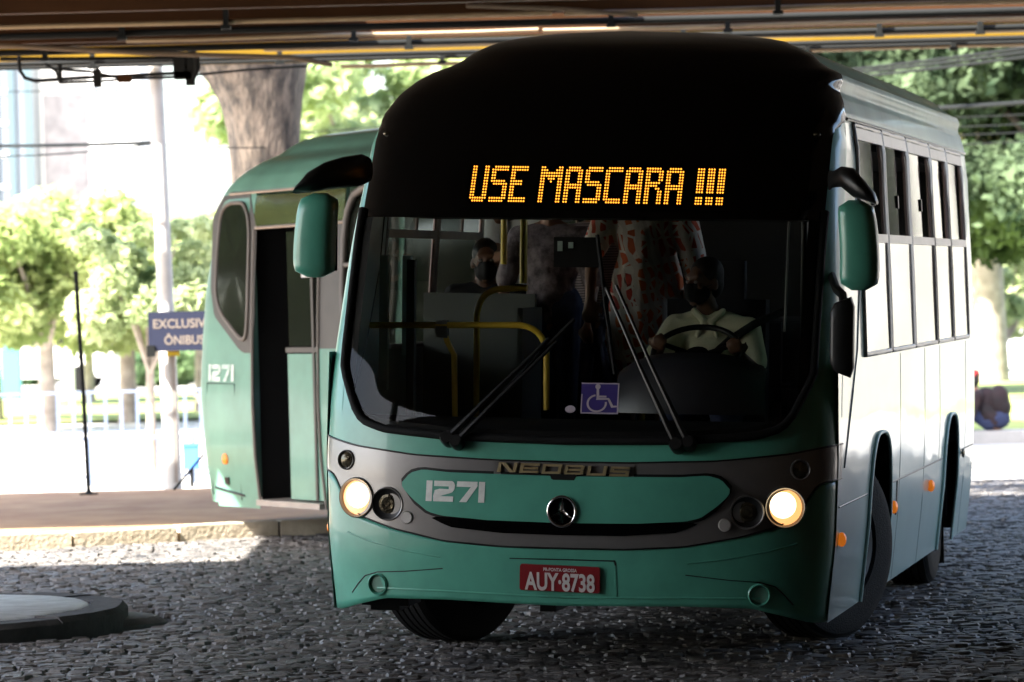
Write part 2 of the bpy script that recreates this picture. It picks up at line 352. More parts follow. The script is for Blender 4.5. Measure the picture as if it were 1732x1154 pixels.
# ------------------------------------------------------------------ the articulated bus
BX, BY, BYAW = .192, 18.594, -12.294
bus = thing('articulated_bus', (BX, BY, 0), 'green articulated city bus turning under the deck with lit headlights and amber text', 'bus', rz=rad(BYAW))
Rb = Matrix.Rotation(rad(.228), 4, 'X') @ Matrix.Rotation(rad(2.163), 4, 'Y'); Rb.translation = (0, 0, -.017)
RbN = np.array(Rb)[:3, :3]; TbN = np.array(Rb)[:3, 3]
Rw = Matrix.Rotation(rad(BYAW), 4, 'Z'); Rw.translation = (BX, BY, 0); Rwb = Rw @ Rb
def bo(name, mb, m, parent=None, smooth=40, **k):      # a part given in body coordinates
    if not getattr(mb, 'done', False):
        V = np.array(mb.v)@RbN.T + TbN; mb.v = [tuple(p) for p in V]; mb.done = True
    return obj(name, mb, m, parent or bus, smooth, **k)
WZ = [.28,.7,1.1,1.6,2.0,2.4,2.65,2.8,2.9,2.98,3.02,3.05,3.08,3.13,3.2,3.24,3.256]
WW = [1.24,1.28,1.29,1.28,1.262,1.235,1.222,1.185,1.125,1.04,.97,.88,.82,.76,.64,.42,.01]
def sstep(u): u = min(1, max(0, u)); return u*u*(3-2*u)
def rx(x, z): return x*(1+.05*sstep((z-2.70)/.28)+.24*sstep((z-2.90)/.22)) if x > 0 else x      # fuller shoulder on the driver's side
YZ = [.28,.6,1.0,1.3,1.6,2.2,2.7,2.95,3.05,3.12,3.2,3.256]
YY = [.03,0,0,.03,.10,.33,.62,.80,.92,1.0,1.15,1.6]
def smoothtab(X, Y, hi):
    xs = np.linspace(X[0], X[-1], 1200); ys = np.interp(xs, X, Y); w = int(hi/(xs[1]-xs[0])); ker = np.hanning(2*w+3); ker /= ker.sum()
    pad = np.concatenate([np.full(w+1, 0.)+ys[0]-(ys[1]-ys[0])*np.arange(w+1, 0, -1), ys, ys[-1]+(ys[-1]-ys[-2])*np.arange(1, w+2)])
    return xs, np.convolve(pad, ker, 'valid')
_yx, _yy = smoothtab(YZ, YY, .12)
def Wd(z): return float(np.interp(z, WZ, WW))
def yp(z): return float(np.interp(z, _yx, _yy))
NX = 2.6
def Dp(z): return .5*min(1, Wd(z)/1.0)
def fS(t, z, off=0):            # t in -1..1 across the front
    a = abs(t)*math.pi/2; w = Wd(z); x = w*math.sin(a)**(2/NX)*(1 if t >= 0 else -1); c = max(0, math.cos(a))
    p = np.array([rx(x, z), yp(z)+Dp(z)*(1-c**(2/NX)), z])
    if off: p = p + off*fN(x, z)
    return p
def t_of(x, z):
    r = min(1, abs(x)/Wd(z)); return math.copysign(math.asin(r**(NX/2))*2/math.pi, x)
def sy(x, z):
    r = min(.9995, abs(x)/Wd(z)); return yp(z)+Dp(z)*(1-(1-r**NX)**(1/NX))
def fN(x, z):
    e = .004; x = max(-Wd(z)*.985, min(Wd(z)*.985, x)); dx = (sy(x+e, z)-sy(x-e, z))/(2*e); dz = (sy(x, z+e)-sy(x, z-e))/(2*e)
    n = np.array([dx, -1, dz]); return n/np.linalg.norm(n)
def fP(x, z, off=0):
    p = np.array([x, sy(x, z), z]); return p + off*fN(x, z) if off else p
def ye(z): return yp(z)+Dp(z)
def gridft(z0f, z1f, ts, nz, off=0):     # columns in t, z limits are functions of x
    G = []
    for t in ts:
        zm = 1.0
        for _ in range(5): x = fS(t, zm)[0]; zm = (z0f(x)+z1f(x))/2
        col = []
        for k in range(nz+1):
            z = z0f(x)+(z1f(x)-z0f(x))*k/nz; col.append(fS(t, z, off))
        G.append(col)
    return G
def sym(pts): # half outline (x>=0) as function of |x|
    X = [p[0] for p in pts]; Z = [p[1] for p in pts]; xs, zs = smoothtab(X, Z, .05)
    return lambda x: float(np.interp(abs(x), xs, zs))
band_top = sym([(0,1.079),(.33,1.081),(.75,1.096),(1.08,1.131),(1.25,1.165),(1.3,1.172)])
band_bot = sym([(0,.661),(.3,.662),(.59,.680),(.86,.732),(1.05,.788),(1.14,.868),(1.20,.985),(1.3,1.005)])
glass_bot = sym([(0,1.175),(.57,1.185),(.92,1.212),(1.04,1.248),(1.095,1.32),(1.15,1.47),(1.3,1.62)])
XM = 1.172
def xmask(z): return XM if z < 2.72 else XM + (z-2.72)*.9
TS = [math.copysign(abs(u)**1.0, u) for u in np.linspace(-1, 1, 81)]
bumper = MB(); low = sym([(0,.380),(.6,.392),(.92,.385),(1.08,.345),(1.2,.310),(1.3,.300)]); bumper.grid(gridft(low, band_bot, TS, 16))
body = bo('front_panel', bumper, M['green'], smooth=50); solid(body, .02, 1); fp_o = body
mb = MB(); mb.grid(gridft(band_bot, band_top, TS, 10, .004)); bo('silver_band', mb, M['silver'], smooth=50)
mb = MB()                         # lower and upper dark reveals of the band
for f in (band_bot, band_top):
    mb.tube([fS(t, f(fS(t, f(fS(t, 1)[0]))[0]), .004) for t in TS], .0045, 6)
bo('band_seam', mb, M['black'], smooth=60)
ztop_strip = 1.55
mb = MB(); mb.grid(gridft(band_top, glass_bot, TS, 6))
for s in (-1, 1):                 # corner pillars
    G = []
    for z in np.concatenate([np.linspace(1.30, 2.72, 36), np.linspace(2.74, 2.84, 4)]):
        t0 = abs(t_of(min(xmask(z), Wd(z)*.999), z)); r = []
        for k in range(9): r.append(fS(s*(t0+(1-t0)*k/8), z, 0.0015 if z < 1.6 else 0))
        G.append(r)
    mb.grid(G)
o = bo('front_panel', mb, M['green'], smooth=50)
# black cap over the windshield up to the roof
mb = MB(); G = []
for z in np.concatenate([np.linspace(2.262, 2.84, 16), np.linspace(2.86, 3.256, 26)]):
    tm = abs(t_of(min(xmask(z), Wd(z)*.9999), z)) if z < 2.845 else 1.0
    G.append([fS(tm*u, z, .002) for u in np.linspace(-1, 1, 61)])
mb.grid(G); bo('front_cap', mb, M['mask'], smooth=60)
# windshield
mb = MB(); G = []
for u in np.linspace(-1, 1, 61):
    r = []
    for k in range(25):
        z = 1.175 + (2.262-1.175)*k/24
        x = math.sin(u*math.pi/2)*XM
        zz = glass_bot(x)-.01 + (2.262-glass_bot(x)+.01)*k/24; r.append(fP(x, zz, .003))
    G.append(r)
mb.grid(G); ws = bo('windshield', mb, M['windshield'], smooth=80)
mb = MB(); pts = []
for z in np.linspace(2.3, 1.52, 22): pts.append(fP(-XM+.003, z, .010))
for x in np.linspace(-1.15, 1.15, 70): pts.append(fP(x, glass_bot(x)+.006, .010))
for z in np.linspace(1.52, 2.3, 22): pts.append(fP(XM-.003, z, .010))
mb.tube(pts, .021, 8); bo('windshield_gasket', mb, M['rubber'], smooth=80)
mb = MB()                         # black frit along the edge of the glass
for s in (-1, 1): mb.grid([[fP(s*(XM-.01-.055*k/3), z, -.004) for k in range(4)] for z in np.linspace(1.42, 2.27, 16)])
mb.grid([[fP(x, glass_bot(x)+.0+.05*k/3, -.004) for k in range(4)] for x in np.linspace(-1.10, 1.10, 50)])
bo('glass_border', mb, M['dark'], smooth=60)

def resample(P, n):
    P = np.array(P+[P[0]], float); s = np.concatenate([[0], np.cumsum(np.linalg.norm(np.diff(P, axis=0), axis=1))]); u = np.linspace(0, s[-1], n, endpoint=False)
    return [(float(np.interp(q, s, P[:, 0])), float(np.interp(q, s, P[:, 1]))) for q in u]
def round_poly(P, it=2):
    for _ in range(it):
        Q = []
        for i in range(len(P)):
            a, b = np.array(P[i]), np.array(P[(i+1) % len(P)]); Q += [tuple(a*.8+b*.2), tuple(a*.2+b*.8)]
        P = Q
    return P
def decal(P, off, side=0.0, n=96, rings=8):    # outline in (x,z) laid onto the front surface, with an edge of depth 'side'
    P = resample(P, n); c = np.mean(P, 0); mb = MB(); V = []; Fc = []
    if side: V += [fP(x, z, off-side) for x, z in P]
    V += [fP(x, z, off) for x, z in P]
    for r in range(1, rings):
        k = 1-r/rings; V += [fP(c[0]+(x-c[0])*k, c[1]+(z-c[1])*k, off) for x, z in P]
    V.append(fP(c[0], c[1], off)); nr = rings+(1 if side else 0)
    for r in range(nr-1):
        for i in range(n): Fc.append((r*n+i, r*n+(i+1) % n, (r+1)*n+(i+1) % n, (r+1)*n+i))
    for i in range(n): Fc.append(((nr-1)*n+i, (nr-1)*n+(i+1) % n, nr*n))
    return mb.add(V, Fc)
half = [(0,1.010),(.57,1.016),(.70,1.026),(.765,1.008),(.812,.955),(.800,.93),(.742,.875),(.67,.822),(.60,.805),(.37,.790),(0,.785)]
panel = [(x, z) for x, z in half] + [(-x, z) for x, z in half[::-1][1:-1]]
def grow(P, d):
    c = np.mean(P, 0); return [(x+math.copysign(min(d, abs(x-c[0])), x-c[0]), z+(d if z > c[1] else -d)) for x, z in P]
bo('panel_gap', decal(grow(panel, .013), .007, 0), M['black'])
gr = [(0,.79),(.62,.80),(.66,.793),(.60,.765),(.55,.748),(.3,.728),(0,.725)]; gr = gr + [(-x, z) for x, z in gr[::-1][1:-1]]
bo('grille_slot', decal(gr, .009, 0), M['mask'])
notch = [(-.062,1.02),(-.05,.992),(.06,.992),(.072,1.02)]
pan = bo('centre_panel', decal(panel, .022, .018, 140, 10), M['green'], smooth=35)
bo('panel_notch', decal(notch, .0245, .01, 24, 2), M['black'], pan)
# raised letters of the maker's badge
def front_text(V, Fc, cx, cz, off, th, slope=0.0, lean=0.0):
    mb = MB(); W2 = []
    for x, y, z in V:
        zz = cz+y+slope*x; W2.append(fP(cx+x+lean*y, zz, off+(th if z > 0 else 0)))
    return mb.add(W2, Fc)
def letter_strokes(mb, strokes, x0, w, h, cx, cz, off, th):
    for P in strokes:
        n = len(P); P2 = [(cx+x0+p*w, cz+q*h) for p, q in P]
        V = [fP(x, z, off) for x, z in P2]+[fP(x, z, off+th) for x, z in P2]; mb.add(V, [tuple(range(n, 2*n))]+[(i, (i+1) % n, n+(i+1) % n, n+i) for i in range(n)])
R_ = lambda a, b, c, d: [(a,b),(c,b),(c,d),(a,d)]
bar = .26
GL = {'N': [R_(0,-.5,.17,.5), R_(.83,-.5,1,.5), [(.1,.5),(.36,.5),(.92,-.5),(.66,-.5)]],
 'E': [R_(0,-.5,.17,.5), R_(.17,.26,1,.5), R_(.17,-.12,.94,.12), R_(.17,-.5,1,-.26)],
 'O': [R_(0,-.5,.17,.5), R_(.83,-.5,1,.5), R_(.17,.26,.83,.5), R_(.17,-.5,.83,-.26)],
 'B': [R_(0,-.5,.17,.5), R_(.83,-.44,1,-.04), R_(.83,.04,1,.44), R_(.17,.28,.88,.5), R_(.17,-.11,.88,.11), R_(.17,-.5,.88,-.28)],
 'U': [R_(0,-.5,.17,.5), R_(.83,-.5,1,.5), R_(.17,-.5,.83,-.26)],
 'S': [R_(0,-.08,.17,.5), R_(.83,-.5,1,.08), R_(.17,.26,1,.5), R_(.17,-.11,.83,.11), R_(0,-.5,.83,-.26)]}
cx0 = -.318
for i, ch in enumerate('NEOBUS'):
    mb = MB(); letter_strokes(mb, [[(p+q*.10, q) for p, q in P] for P in GL[ch]], 0, .093, .046, cx0+i*.1105, 1.047-.0018*i, .008, .016)
    bo('badge_letter', mb, M['gold'], smooth=None)
mb = MB(); letter_strokes(mb, [R_(0,-.5,1,.5)], 0, .69, .062, -.342, 1.044, .0045, .004)
bo('badge_plate', mb, M['silver'])
# fleet number 1271: italic cut figures
NUM = {'1': [[(.0,0),(.58,0),(.66,1),(.08,1)]],
 '2': [[(0,0),(1.9,0),(1.93,.26),(.62,.26),(0,.26)],[(0,.26),(.62,.26),(1.75,.44),(1.95,.60),(.62,.62),(.15,.55)],[(1.35,.40),(1.85,.47),(2.05,.62),(2.1,.82),(1.98,.95),(1.8,1.0),(1.42,.98),(1.5,.76),(1.5,.62)],[(.08,.74),(1.55,.74),(1.85,1.0),(.10,1.0)]],
 '7': [[(0,.74),(1.95,.74),(2.0,1),(.06,1)],[(.25,0),(.95,0),(2.0,.8),(1.95,1.0),(1.45,.8)]]}
def number(place, sx, sz):
    out = []; x = 0
    for i, (ch, w) in enumerate((('1',.66),('2',2.18),('7',2.1),('1',.7))):
        for P in NUM[ch]: out.append([place((x+p)*sx, q*sz, k) for k, (p, q) in enumerate(P)])
        x += w + .07
        if ch == '7': x -= .12
    return out
mb = MB()
for P in number(lambda a, b, k: (-.681+a, .874+b), .0530, .100):
    for j, c in enumerate([P]):
        V = [fP(x, z, .0245) for x, z in c]; mb.add(V, [tuple(range(len(c)))])
bo('fleet_number', mb, M['white'], pan, smooth=None)
# emblem: ring with three pointed star
c = fP(.003, .842, .03); mb = MB(); ring = []
for k in range(33):
    a = 2*math.pi*k/32; ring.append(c+np.array([math.sin(a)*.068, 0, math.cos(a)*.072]))
mb.tube(ring, .0078, 8, caps=False)
for k in range(3):
    a = 2*math.pi*k/3+.05; tip = c+np.array([math.sin(a)*.064, -.002, math.cos(a)*.068]); 
    l = c+np.array([math.sin(a-1.05)*.012, 0, math.cos(a-1.05)*.012]); r = c+np.array([math.sin(a+1.05)*.012, 0, math.cos(a+1.05)*.012]); f = c+np.array([0,-.014,0])
    mb.add([tip, l, f, r], [(0,1,2),(0,2,3),(1,3,2)])
em = bo('star_emblem', mb, M['chrome'], smooth=50)
mb = MB(); mb.lathe([(0,0),(.064,0),(.064,-.02)], c+np.array([0,.008,0]), (0,-1,0)); bo('emblem_disc', mb, M['mask'])
# number plate
pp = [(-.204,.582),(.190,.575),(.187,.450),(-.207,.457)]; pc = np.mean(pp, 0)
bo('plate_recess', decal([(-.262,.612),(.262,.60),(.27,.43),(-.262,.44)], .003, 0, 60, 6), M['green'])
pl = bo('number_plate', decal([(-.196,.583),(.183,.576),(.190,.569),(.188,.457),(.181,.450),(-.199,.456),(-.207,.463),(-.204,.575)], .020, .012, 160, 6), M['platered'])
V, Fc, w = text_mesh('AUY·8738', .118, 0, bold=.0035); k = .345/w; V[:, 0] *= k
mb = front_text(V, Fc, -.008, .499, .0225, 0, -.018); bo('plate_text', mb, M['platewhite'], pl, smooth=None)
V, Fc, w = text_mesh('PR-PONTA GROSSA', .022, 0, bold=.0006); V[:, 0] *= .165/w
mb = front_text(V, Fc, -.005, .559, .0225, 0, -.018); bo('plate_town', mb, M['platewhite'], pl, smooth=None)
# bumper relief
def relief(pts, r, m, name, s=60):
    mb = MB(); mb.tube([fP(x, z, .001) for x, z in pts], r, 6); return bo(name, mb, M[m], smooth=s)
for s in (-1, 1):
    relief([(s*.60,.545),(s*.80,.523),(s*.95,.512),(s*1.02,.49),(s*1.06,.45),(s*1.10,.40)], .003, 'black', 'bumper_crease')
    relief([(s*.61,.60),(s*.8,.625),(s*1.0,.665),(s*1.12,.70)], .005, 'green', 'bumper_crease')
relief([(x, .422+.012*min(1, abs(x)/.6)) for x in np.linspace(-.95, .95, 40)], .006, 'green', 'bumper_crease')
relief([(x, .606) for x in np.linspace(-.26, .26, 12)]+[(.262,.585)], .0035, 'black', 'bumper_crease')
def disc(cx, cz, r, off, prof, name, m, fwd=.5, n=32, parent=None, **kw):
    nn = fN(cx, cz); ax = nn*(1-fwd)+np.array([0,-1,0])*fwd; ax /= np.linalg.norm(ax); mb = MB(); mb.lathe([(r*a, b) for a, b in prof], fP(cx, cz, off), ax, n); return bo(name, mb, M[m], parent, smooth=40, **kw)
RING = [(1.0,-.05),(1.0,.006),(.93,.014),(.86,.010),(.84,-.02)]
for s in (-1, 1):
    hl = disc(s*1.058, .875, .098, .012, [(1.04,-.07),(1.03,.004),(.97,.014),(.90,.006),(.87,-.02)], 'headlight', 'silver', .35)
    disc(s*1.058, .875, .086, .012, [(0,.014),(.5,.011),(.86,.0),(1,-.012)], 'headlight_lens', 'lampon', .35, parent=hl)
    disc(s*1.054, .883, .066, .0, [(0,.0285),(.5,.0272),(.86,.022),(1,.012)], 'headlight_reflector', 'lamphot', .35, parent=hl)
    h2 = disc(s*.888, .852, .080, .010, [(1.06,-.05),(1.05,.0),(1.0,.012),(.95,.010),(.93,-.01)], 'high_beam', 'silver', .6)
    disc(s*.888, .852, .074, .010, [(.0,-.004),(.7,-.004),(1,.006)], 'lamp_bowl', 'black', .6, parent=h2)
    disc(s*.888, .852, .052, .006, [(0,.013),(.25,.014),(.3,.008),(.6,.010),(.65,.004),(.9,.002),(1,-.01)], 'high_beam_lens', 'lampoff', .6, parent=h2)
    disc(s*.785, .789, .032, .004, [(0,.012),(.85,.012),(1,.006),(1,-.01)], 'tow_cap', 'reflector', .3)
    tl = disc(s*1.125, 1.057, .050, .006, RING, 'marker_lamp', 'silver', .35)
    disc(s*1.125, 1.057, .040, .006, [(0,.016),(.5,.013),(.9,.006),(1,-.004)], 'marker_lens', 'lampoff', .35, parent=tl)
    fg = disc(s*.945, .452, .053, .0, [(1.05,-.02),(1.04,.010),(.94,.016),(.84,.008),(.80,-.02)], 'fog_lamp_recess', 'green', .3)
    disc(s*.945, .452, .041, -.010, [(0,.012),(1,.012),(1,.02)], 'fog_lamp_blank', 'green2', .3, parent=fg)
# silver seam under the band at the corners
for s in (-1, 1): relief([(s*x, z) for x, z in ((.83,.945),(.95,.957),(1.08,.968),(1.19,.975))], .003, 'black', 'band_seam')

# destination sign of amber dots
GLY = {'U': ['XX...XX']*11+['XXXXXXX','.XXXXX.'], 'S': ['.XXXXXX','XXXXXXX']+['XX.....']*3+['XXXXXX.','.XXXXXX']+['.....XX']*4+['XXXXXXX','XXXXXX.'],
 'E': ['XXXXXXX']*2+['XX.....']*3+['XXXXX..']*2+['XX.....']*4+['XXXXXXX']*2, 'M': ['XX.....XX','XXX...XXX','XXXXXXXXX','XXXXXXXXX','XX.XXX.XX','XX..X..XX']+['XX.....XX']*7,
 'A': ['.XXXXX.','XXXXXXX']+['XX...XX']*4+['XXXXXXX']*2+['XX...XX']*5, 'C': ['.XXXXXX','XXXXXXX']+['XX.....']*9+['XXXXXXX','.XXXXXX'],
 'R': ['XXXXXX.','XXXXXXX']+['XX...XX']*3+['XXXXXX.','XXXXX..','XX..XX.']+['XX...XX']*5, '!': ['XXX']*9+['...']+['XXX']*3}
mb = decal([(-.62,2.56),(.74,2.55),(.75,2.30),(-.61,2.31)], .006, .004, 40, 4); sign = bo('destination_sign', mb, M['mask'])
for ch, c0 in zip('USEMASCARA!!!', (0,8,16,28,38,46,54,62,70,78,90,94,98)):
    mb = MB()
    for r, line in enumerate(GLY[ch]):
        for q, cc in enumerate(line):
            if cc != 'X': continue
            x = -.573+(c0+q)*.01262; z = 2.514-r*.01425-.0001*(c0+q); p = fP(x, z, .009)
            V = [p+np.array([math.cos(k*math.pi/4)*.0047, 0, math.sin(k*math.pi/4)*.0047]) for k in range(8)]+[p+np.array([0,-.002,0])]
            mb.add(V, [(k, 8, (k+1) % 8) for k in range(8)])
    bo('led_letter', mb, M['led'], sign, smooth=None)
# stickers on the windshield
st = bo('access_sticker', decal([(.076,1.462),(.264,1.462),(.262,1.312),(.078,1.312)], .006, 0, 40, 3), M['accblue'])
def flat(mb, polys, f):
    for P in polys: mb.add([f(x, z) for x, z in P], [tuple(range(len(P)))])
mb = MB(); fx = lambda x, z: fP(.17+x, 1.387+z, .0085)
flat(mb, [R_(-.092,.068,.092,.074), R_(-.092,-.074,.092,-.068), R_(-.092,-.068,-.086,.02), R_(.086,-.068,.092,.068)], fx)
flat(mb, [[(-.018,.045),(-.006,.045),(-.002,-.004),(-.016,-.008)], R_(-.016,.004,.032,.013), [(-.018,-.008),(-.016,.002),(.045,.002),(.050,-.006)], [(.038,-.004),(.050,-.004),(.070,-.040),(.058,-.044)], [(.058,-.044),(.062,-.034),(.085,-.034),(.085,-.041)]], fx)
mb.add([fx(-.012+.013*math.cos(a), .056+.013*math.sin(a)) for a in np.linspace(0, 2*math.pi, 14, False)], [tuple(range(14))])
ar = [(a) for a in np.linspace(rad(100), rad(370), 22)]
mb.grid([[fx(-.014+r*math.cos(a), -.024+r*math.sin(a)*.86) for r in (.040,.050)] for a in ar])
bo('wheelchair_symbol', mb, M['accwhite'], st, smooth=None)
mb = decal([(.027+.026*math.cos(a), 1.333+.018*math.sin(a)) for a in np.linspace(0, 2*math.pi, 16, False)], .006, 0, 16, 2); bo('round_sticker', mb, M['accwhite'])

# wipers
def wiper(pv, elbow, sep, blade):
    mb = MB(); p = fP(*pv, .03); mb.lathe([(0,.05),(.03,.05),(.036,.03),(.036,-.03)], p, (0,-1,.3), 16)
    p2 = fP(pv[0]+sep[0], pv[1]+sep[1], .03); mb.lathe([(0,.05),(.028,.05),(.034,.03),(.034,-.03)], p2, (0,-1,.3), 16); w = bo('wiper', mb, M['black'])
    for q, e in ((pv, elbow), ((pv[0]+sep[0], pv[1]+sep[1]), (elbow[0]+sep[0]*.9, elbow[1]+sep[1]*.9))):
        mb = MB(); mb.tube([fP(q[0]+(e[0]-q[0])*k/8, q[1]+(e[1]-q[1])*k/8, .055) for k in range(9)], [.016,.016,.013,.012,.010,.009,.009,.009,.009], 8); bo('wiper_arm', mb, M['black'], w)
    mb = MB(); pts = [fP(blade[0][0]+(blade[1][0]-blade[0][0])*k/10, blade[0][1]+(blade[1][1]-blade[0][1])*k/10, .022) for k in range(11)]; mb.tube(pts, .011, 6)
    mid = fP((blade[0][0]+blade[1][0])/2, (blade[0][1]+blade[1][1])/2, .03); mb.tube([pts[3], mid+np.array([0,-.02,0]), pts[7]], .008, 6); mb.tube([mid, fP(elbow[0], elbow[1], .055)], .010, 6)
    bo('wiper_blade', mb, M['rubber'], w); return w
wiper((-.57,1.175), (-.09,1.655), (.045,-.015), ((-.33,1.38),(.02,1.76)))
wiper((.555,1.165), (.17,1.905), (.055,.010), ((.10,2.17),(.24,1.50)))

# mirrors
def mirror(s, c, w, h, dpt, name_m, armpts, armr, lab):
    mb = MB(); G = []
    for k in range(15):
        v = -1+2*k/14; sc = (1-abs(v)**7)**(1/4) if abs(v) < 1 else .02; sc = max(sc, .45 if abs(v) < 1 else .35); r = []
        for q in range(25):
            a = 2*math.pi*q/24; ca, sa = math.cos(a), math.sin(a)
            x = math.copysign(abs(ca)**.62, ca)*w/2*sc*(1-.04*v); yv = math.copysign(abs(sa)**.7, sa)*dpt/2*sc
            r.append(np.array(c)+np.array([x - s*v*.012 + s*(1-v*v)*.012, yv, v*h/2]))
        G.append(r)
    mb.grid(G); n0 = len(mb.v); mb.f.append(tuple(range(24))); mb.f.append(tuple(14*25+q for q in range(24)))
    m_ = bo('side_mirror', mb, M[name_m], smooth=60, label=lab); 
    mb = MB(); mb.box((c[0]-w*.38, c[1]+dpt/2-.004, c[2]-h*.42), (c[0]+w*.38, c[1]+dpt/2+.006, c[2]+h*.42)); bo('mirror_glass', mb, M['mirror'], m_)
    mb = MB(); G = []
    for (p, ry, rz) in armpts:
        G.append([np.array(p)+np.array([0, ry*math.cos(a), rz*math.sin(a)]) for a in np.linspace(0, 2*math.pi, 13)])
    mb.grid(G); mb.f.append(tuple(range(12))); mb.f.append(tuple((len(G)-1)*13+q for q in range(12))); bo('mirror_arm', mb, M['black'], m_, smooth=70); return m_
mirror(-1, (-1.215,-.08,2.165), .20, .41, .17, 'green', [((-1.325,-.08,2.372),.08,.006),((-1.31,-.08,2.39),.09,.022),((-1.26,-.07,2.425),.095,.052),((-1.19,-.05,2.455),.09,.068),((-1.12,.02,2.475),.085,.075),((-1.05,.12,2.49),.08,.078),((-1.03,.2,2.492),.07,.06)], 0, 'green left mirror housing with scratched lower edge')
mirror(1, (1.405,.08,2.14), .185, .43, .17, 'green', [((1.50,.08,2.345),.05,.010),((1.485,.08,2.365),.08,.028),((1.44,.09,2.40),.085,.045),((1.38,.12,2.44),.085,.07),((1.31,.2,2.47),.07,.05),((1.25,.36,2.46),.05,.04),((1.2,.6,2.46),.07,.05)], 0, 'dark green driver side mirror housing')
mb = MB(); mb.tube([(1.21,.62,2.0),(1.28,.3,1.93),(1.33,.16,1.90),(1.34,.12,1.86)], .022, 8); aux = bo('auxiliary_mirror', mb, M['black'])
mb = MB(); G = []
for k in range(9):
    v = -1+k/4; sc = .72 if abs(v) == 1 else 1; G.append([np.array([1.335+math.copysign(abs(math.cos(a))**.5, math.cos(a))*.058*sc, .12+math.copysign(abs(math.sin(a))**.5, math.sin(a))*.055*sc, 1.70+v*.175+.02*math.cos(a)*v]) for a in np.linspace(0, 2*math.pi, 17)])
mb.grid(G); mb.f.append(tuple(range(16))); mb.f.append(tuple(8*17+q for q in range(16))); bo('auxiliary_mirror_housing', mb, M['black'], aux, smooth=50)
mb = MB()
for q in ((-1.10,2.69),(1.10,2.69)):
    mb = MB(); mb.ball(fP(q[0], q[1], .004), (.02,.012,.013)); bo('clearance_lamp', mb, M['lampoff'])

